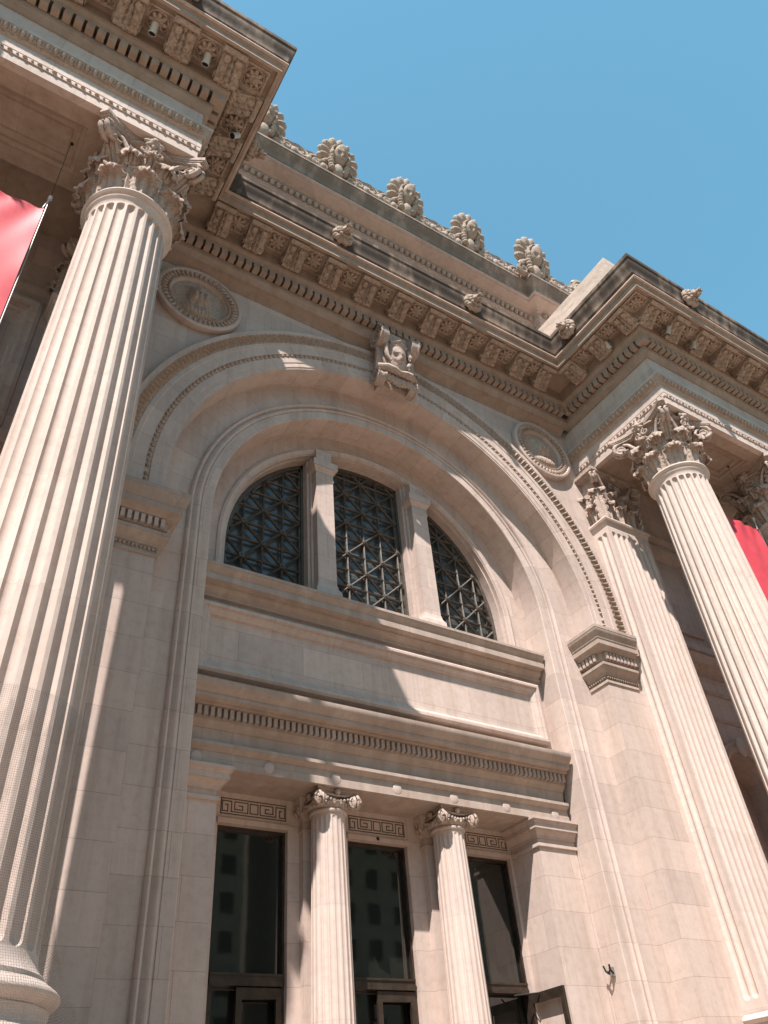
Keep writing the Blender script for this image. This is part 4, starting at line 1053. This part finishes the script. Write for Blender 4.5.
# roof deck closing the top of the block
w = MB(); w.box(-17.6, 17.6, .9, 14, 24.4, 30.3); w.box(-17.6, 17.6, 3.2, 14, 0, 24.4); w.box(-17.6, -7.4, .7, 3.2, 22, 24.4); w.box(7.4, 17.6, .7, 3.2, 22, 24.4)
w.build('rear_mass', 'wall', BLD)

# steps and podium belonging to the building
w = MB(); w.box(-17.6, 17.6, -1.8, 3.2, 0.02, FLOOR)
for i in range(13): w.box(-7.2, 7.2, -1.8-.36*(i+1), -1.8-.36*i, .02, FLOOR-.15*(i+1)+.0)
w.box(-17.6, -7.3, -5.2, -1.8, .02, .9); w.box(7.3, 17.6, -5.2, -1.8, .02, .9)
w.build('entrance_steps', 'pave', BLD)

# ------------------------------------------------------------------ banners
def banner(xc, wdt, label):
    zt, zb, y = 17.05, 5.2, -3.0
    t = thing('hanging_banner', label, 'banner', (xc, y, 0), 0, 'long banners hung between the giant columns')
    w = MB(); nx, nz = 24, 90; G = []; UV = []
    for j in range(nz+1):
        v = j/nz; z = zt-(zt-zb)*v; row = []; uv = []
        for i in range(nx+1):
            u = i/nx; x = (u-.5)*wdt
            fold = .05*math.sin(u*9+v*3)*math.exp(-v*6)+.035*math.sin(u*3.3+v*9)+.03*math.sin((u+v*2)*21)*math.exp(-v*14)+.02*math.sin(v*30)*math.exp(-min(u, 1-u)*12)
            sag = -.12*math.sin(PI*u)*math.exp(-v*30)
            row.append((x, fold, z+sag)); uv.append((u*wdt, z))
        G.append(row); UV.append(uv)
    w.sheet(np.array(G), .012, np.array(UV)); w.build('cloth', 'banner', t, ang=80)
    for sx in (-1, 1):
        w = MB(); x = sx*(wdt/2+.03); w.tube([(x, 0, zt+.35), (x, 0, zb-.3)], .012, 6); w.build('side_cable', 'steel', t)
        w = MB(); w.tube([(x-.0, 0, zt+.35), (sx*(wdt/2-.03), .0, zt-.08)], .014, 6); w.tube([(x, 0, zt+.3), (x, 0, zt+.42)], .04, 8); w.build('tie_rope', 'white', t)
        w = MB(); w.tube([(x, 0, zt+.42), (x+sx*-.02, -.02, 19.9)], .006, 5); w.build('hanging_cable', 'black', t)
        w = MB(); w.tube([(x, -.02, 19.92), (x, -.02, 19.80)], .035, 8); w.build('hook', 'black', t)
banner(-11.47, 2.14, 'long red banner hung between the two left giant columns, cut by the left picture edge')
banner(11.27, 2.05, 'long red banner hung behind the tall column on the right side')

# ------------------------------------------------------------------ small fixtures
def floodlight(x, y, z, rz, label, k):
    t = thing('floodlight', label, 'lamp', (x, y, z), rz, 'small white floodlights tucked under the cornice')
    w = MB(); w.lathe([(0, .17), (.06, .17), (.085, .14), (.09, -.10), (.10, -.12), (.10, -.15), (.085, -.15)], n=20)
    a = math.radians(35); w.xf([[1, 0, 0], [0, math.cos(a), -math.sin(a)], [0, math.sin(a), math.cos(a)]], (0, -.05, -.18)); w.build('housing', 'white', t)
    w = MB(); w.lathe([(0, -.13), (.085, -.13)], n=20); w.xf([[1, 0, 0], [0, math.cos(a), -math.sin(a)], [0, math.sin(a), math.cos(a)]], (0, -.05, -.18)); w.build('lens', 'black', t)
    w = MB(); w.tube([(-.1, 0, 0), (-.1, -.04, -.18)], .012, 5); w.tube([(.1, 0, 0), (.1, -.04, -.18)], .012, 5); w.box(-.12, .12, -.03, .03, -.01, .17); w.build('bracket', 'steel', t)
fl = [((-9.56, -4.93, 0), 'white floodlight under the left cornice front, the farther of two from the corner'),
      ((-8.21, -4.93, 0), 'white floodlight under the left cornice front, the nearer of two to the corner'),
      ((-6.90, -3.62, PI/2), 'white floodlight on the shaded return side of the left cornice'),
      ((7.25, -3.40, -PI/2), 'white floodlight on the return side of the right cornice, above the arch'),
      ((8.62, -4.86, 0), 'white floodlight on the right cornice front, nearest to the corner'),
      ((9.93, -4.86, 0), 'white floodlight on the right cornice front, second from the corner'),
      ((13.95, -4.86, 0), 'white floodlight on the right cornice front, farthest right by the picture edge')]
for k, ((x, y, rz), lb) in enumerate(fl): floodlight(x, y, 23.24, rz, lb, k)
# bracket fixture on the right jamb
t = thing('wall_bracket', 'small dark metal bracket with a split top fixed to the right stone jamb', 'bracket', (5.055, 1.015, 4.672), -PI/2)
w = MB(); w.box(-.06, .06, -.03, .02, -.09, .09); w.build('plate', 'steel', t)
w = MB(); w.tube([(-.06, -.02, -.03), (-.07, -.12, .03), (-.09, -.14, .13)], .022, 6); w.tube([(.05, -.02, -.03), (.07, -.12, .03), (.09, -.14, .13)], .022, 6); w.tube([(-.07, -.12, .02), (0, -.14, -.03), (.07, -.12, .02)], .02, 6); w.build('prongs', 'black', t)
# netting drawn round the lower left column
w = MB(); n = 48; G = []; UV = []
for z in np.linspace(1.4, 6.15, 24):
    k = (z-1.4)/4.75; row = []; uv = []
    for a in np.linspace(0, 2*PI, n+1):
        r = float(np.interp(z, [2.3, 3.0, 3.25, 3.7, 4.2], [1.46, 1.44, 1.30, 1.10, 1.02]))+.015*math.sin(a*5+z*1.3)+.012*math.sin(a*11-z*2)
        row.append((r*math.cos(a), r*math.sin(a), z)); uv.append((a*1.15, z))
    G.append(row); UV.append(uv)
w.grid(np.array(G), np.array(UV))
tag(w.build('bird_netting', 'net', None, (*CL, 0)), 'fine brown netting wrapped round the foot of the big left column', 'netting')
# thin cable down the wall at the left
# ------------------------------------------------------------------ street side (seen reflected in the glass; outer blocks added to cut sky fill)
w = MB(); w.poly([(-400, -400, 0), (400, -400, 0), (400, 400, 0), (-400, 400, 0)]); g = w.build('ground', 'pave'); g['kind'] = 'structure'
def block(xc, wd, ht, y, label, col):
    t = thing('apartment_block', label, 'building', (xc, y, 0)); w = MB()
    ny = int(ht/3.6); nx = int(wd/3.2); sx = wd/nx; wins = []
    w.box(-wd/2, wd/2, -12, -.25, 0, ht)
    for j in range(ny):
        z0 = j*3.6+1.2; w.box(-wd/2, wd/2, -.25, 0, j*3.6, z0)
        for i in range(nx+1):
            cx = -wd/2+i*sx; w.box(max(cx-sx*.27, -wd/2), min(cx+sx*.27, wd/2), -.25, 0, z0, z0+2.0)
        w.box(-wd/2, wd/2, -.25, 0, z0+2.0, (j+1)*3.6)
    w.box(-wd/2-.5, wd/2+.5, -12, .6, ht, ht+1.1); w.build('wall', col, t)
    w = MB()
    for j in range(ny):
        for i in range(nx):
            cx = -wd/2+(i+.5)*sx; w.box(cx-sx*.23, cx+sx*.23, -.24, -.15, j*3.6+1.2, j*3.6+3.2)
    o = w.build('windows', 'black', t); o['kind'] = 'stuff'
block(8, 34, 46, -62, 'tall tan apartment block across the street behind the camera', 'brick')
block(78, 36, 42, -62, 'plain apartment block across the street, second from the right end', 'brick')
block(120, 44, 34, -62, 'low wide apartment block at the right end of the street opposite', 'brick')
block(-66, 40, 44, -62, 'apartment block across the street, second from the left end', 'brick')
block(-110, 44, 38, -62, 'wide apartment block at the left end of the street opposite', 'brick')
block(44, 30, 40, -62, 'shorter apartment block across the street, to the right of the tall one', 'brick')
block(-28, 32, 36, -62, 'lower apartment block across the street, to the left of the tall one', 'brick')

# ------------------------------------------------------------------ light, sky, camera
sd = Vector((1.0, 1.0, -2.16)).normalized()
sun = bpy.data.lights.new('sun', 'SUN'); sun.energy = 5.0; sun.angle = math.radians(.55); sun.color = (1, .925, .87)
so = bpy.data.objects.new('sun', sun); COL.objects.link(so); so.rotation_euler = sd.to_track_quat('-Z', 'Y').to_euler(); so.location = (-30, -30, 60)
world = bpy.data.worlds.new('World'); scene.world = world; world.use_nodes = True; nt = world.node_tree
sky = nt.nodes.new('ShaderNodeTexSky'); sky.sky_type = 'NISHITA'; sky.sun_disc = False
sky.sun_elevation = math.asin(-sd.z); sky.sun_rotation = math.atan2(-sd.x, -sd.y); sky.air_density = 1.0; sky.dust_density = .15; sky.ozone_density = 1.0
bg = nt.nodes['Background']; bg.inputs[1].default_value = .101
tint = nt.nodes.new('ShaderNodeMix'); tint.data_type = 'RGBA'; tint.blend_type = 'MULTIPLY'; tint.inputs[0].default_value = 1; tint.inputs[7].default_value = (1.1, 1.66, 1.38, 1)
nt.links.new(sky.outputs[0], tint.inputs[6]); nt.links.new(tint.outputs[2], bg.inputs[0])
cam = bpy.data.cameras.new('camera'); co = bpy.data.objects.new('camera', cam); COL.objects.link(co); scene.camera = co
cam.sensor_fit = 'VERTICAL'; cam.sensor_height = 24; cam.lens = 783.3737/1024*24; cam.clip_end = 2000; cam.clip_start = .05
yaw, pitch, roll = (0.619711, 0.702409, -0.096627)
Fv = Vector((math.sin(yaw)*math.cos(pitch), math.cos(yaw)*math.cos(pitch), math.sin(pitch))); R0 = Vector((math.cos(yaw), -math.sin(yaw), 0)); U0 = R0.cross(Fv)
Rv = math.cos(roll)*R0+math.sin(roll)*U0; Uv = -math.sin(roll)*R0+math.cos(roll)*U0
mat = Matrix((Rv, Uv, -Fv)).transposed().to_4x4(); mat.translation = Vector((-9.79720, -12.89121, 1.60000)); co.matrix_world = mat
vs = scene.view_settings; vs.view_transform = 'Standard'; vs.look = 'None'; vs.gamma = 1; vs.exposure = .93; vs.use_curve_mapping = False
scene.render.engine = 'CYCLES'; scene.cycles.max_bounces = 8; scene.cycles.diffuse_bounces = 5; scene.cycles.transparent_max_bounces = 12
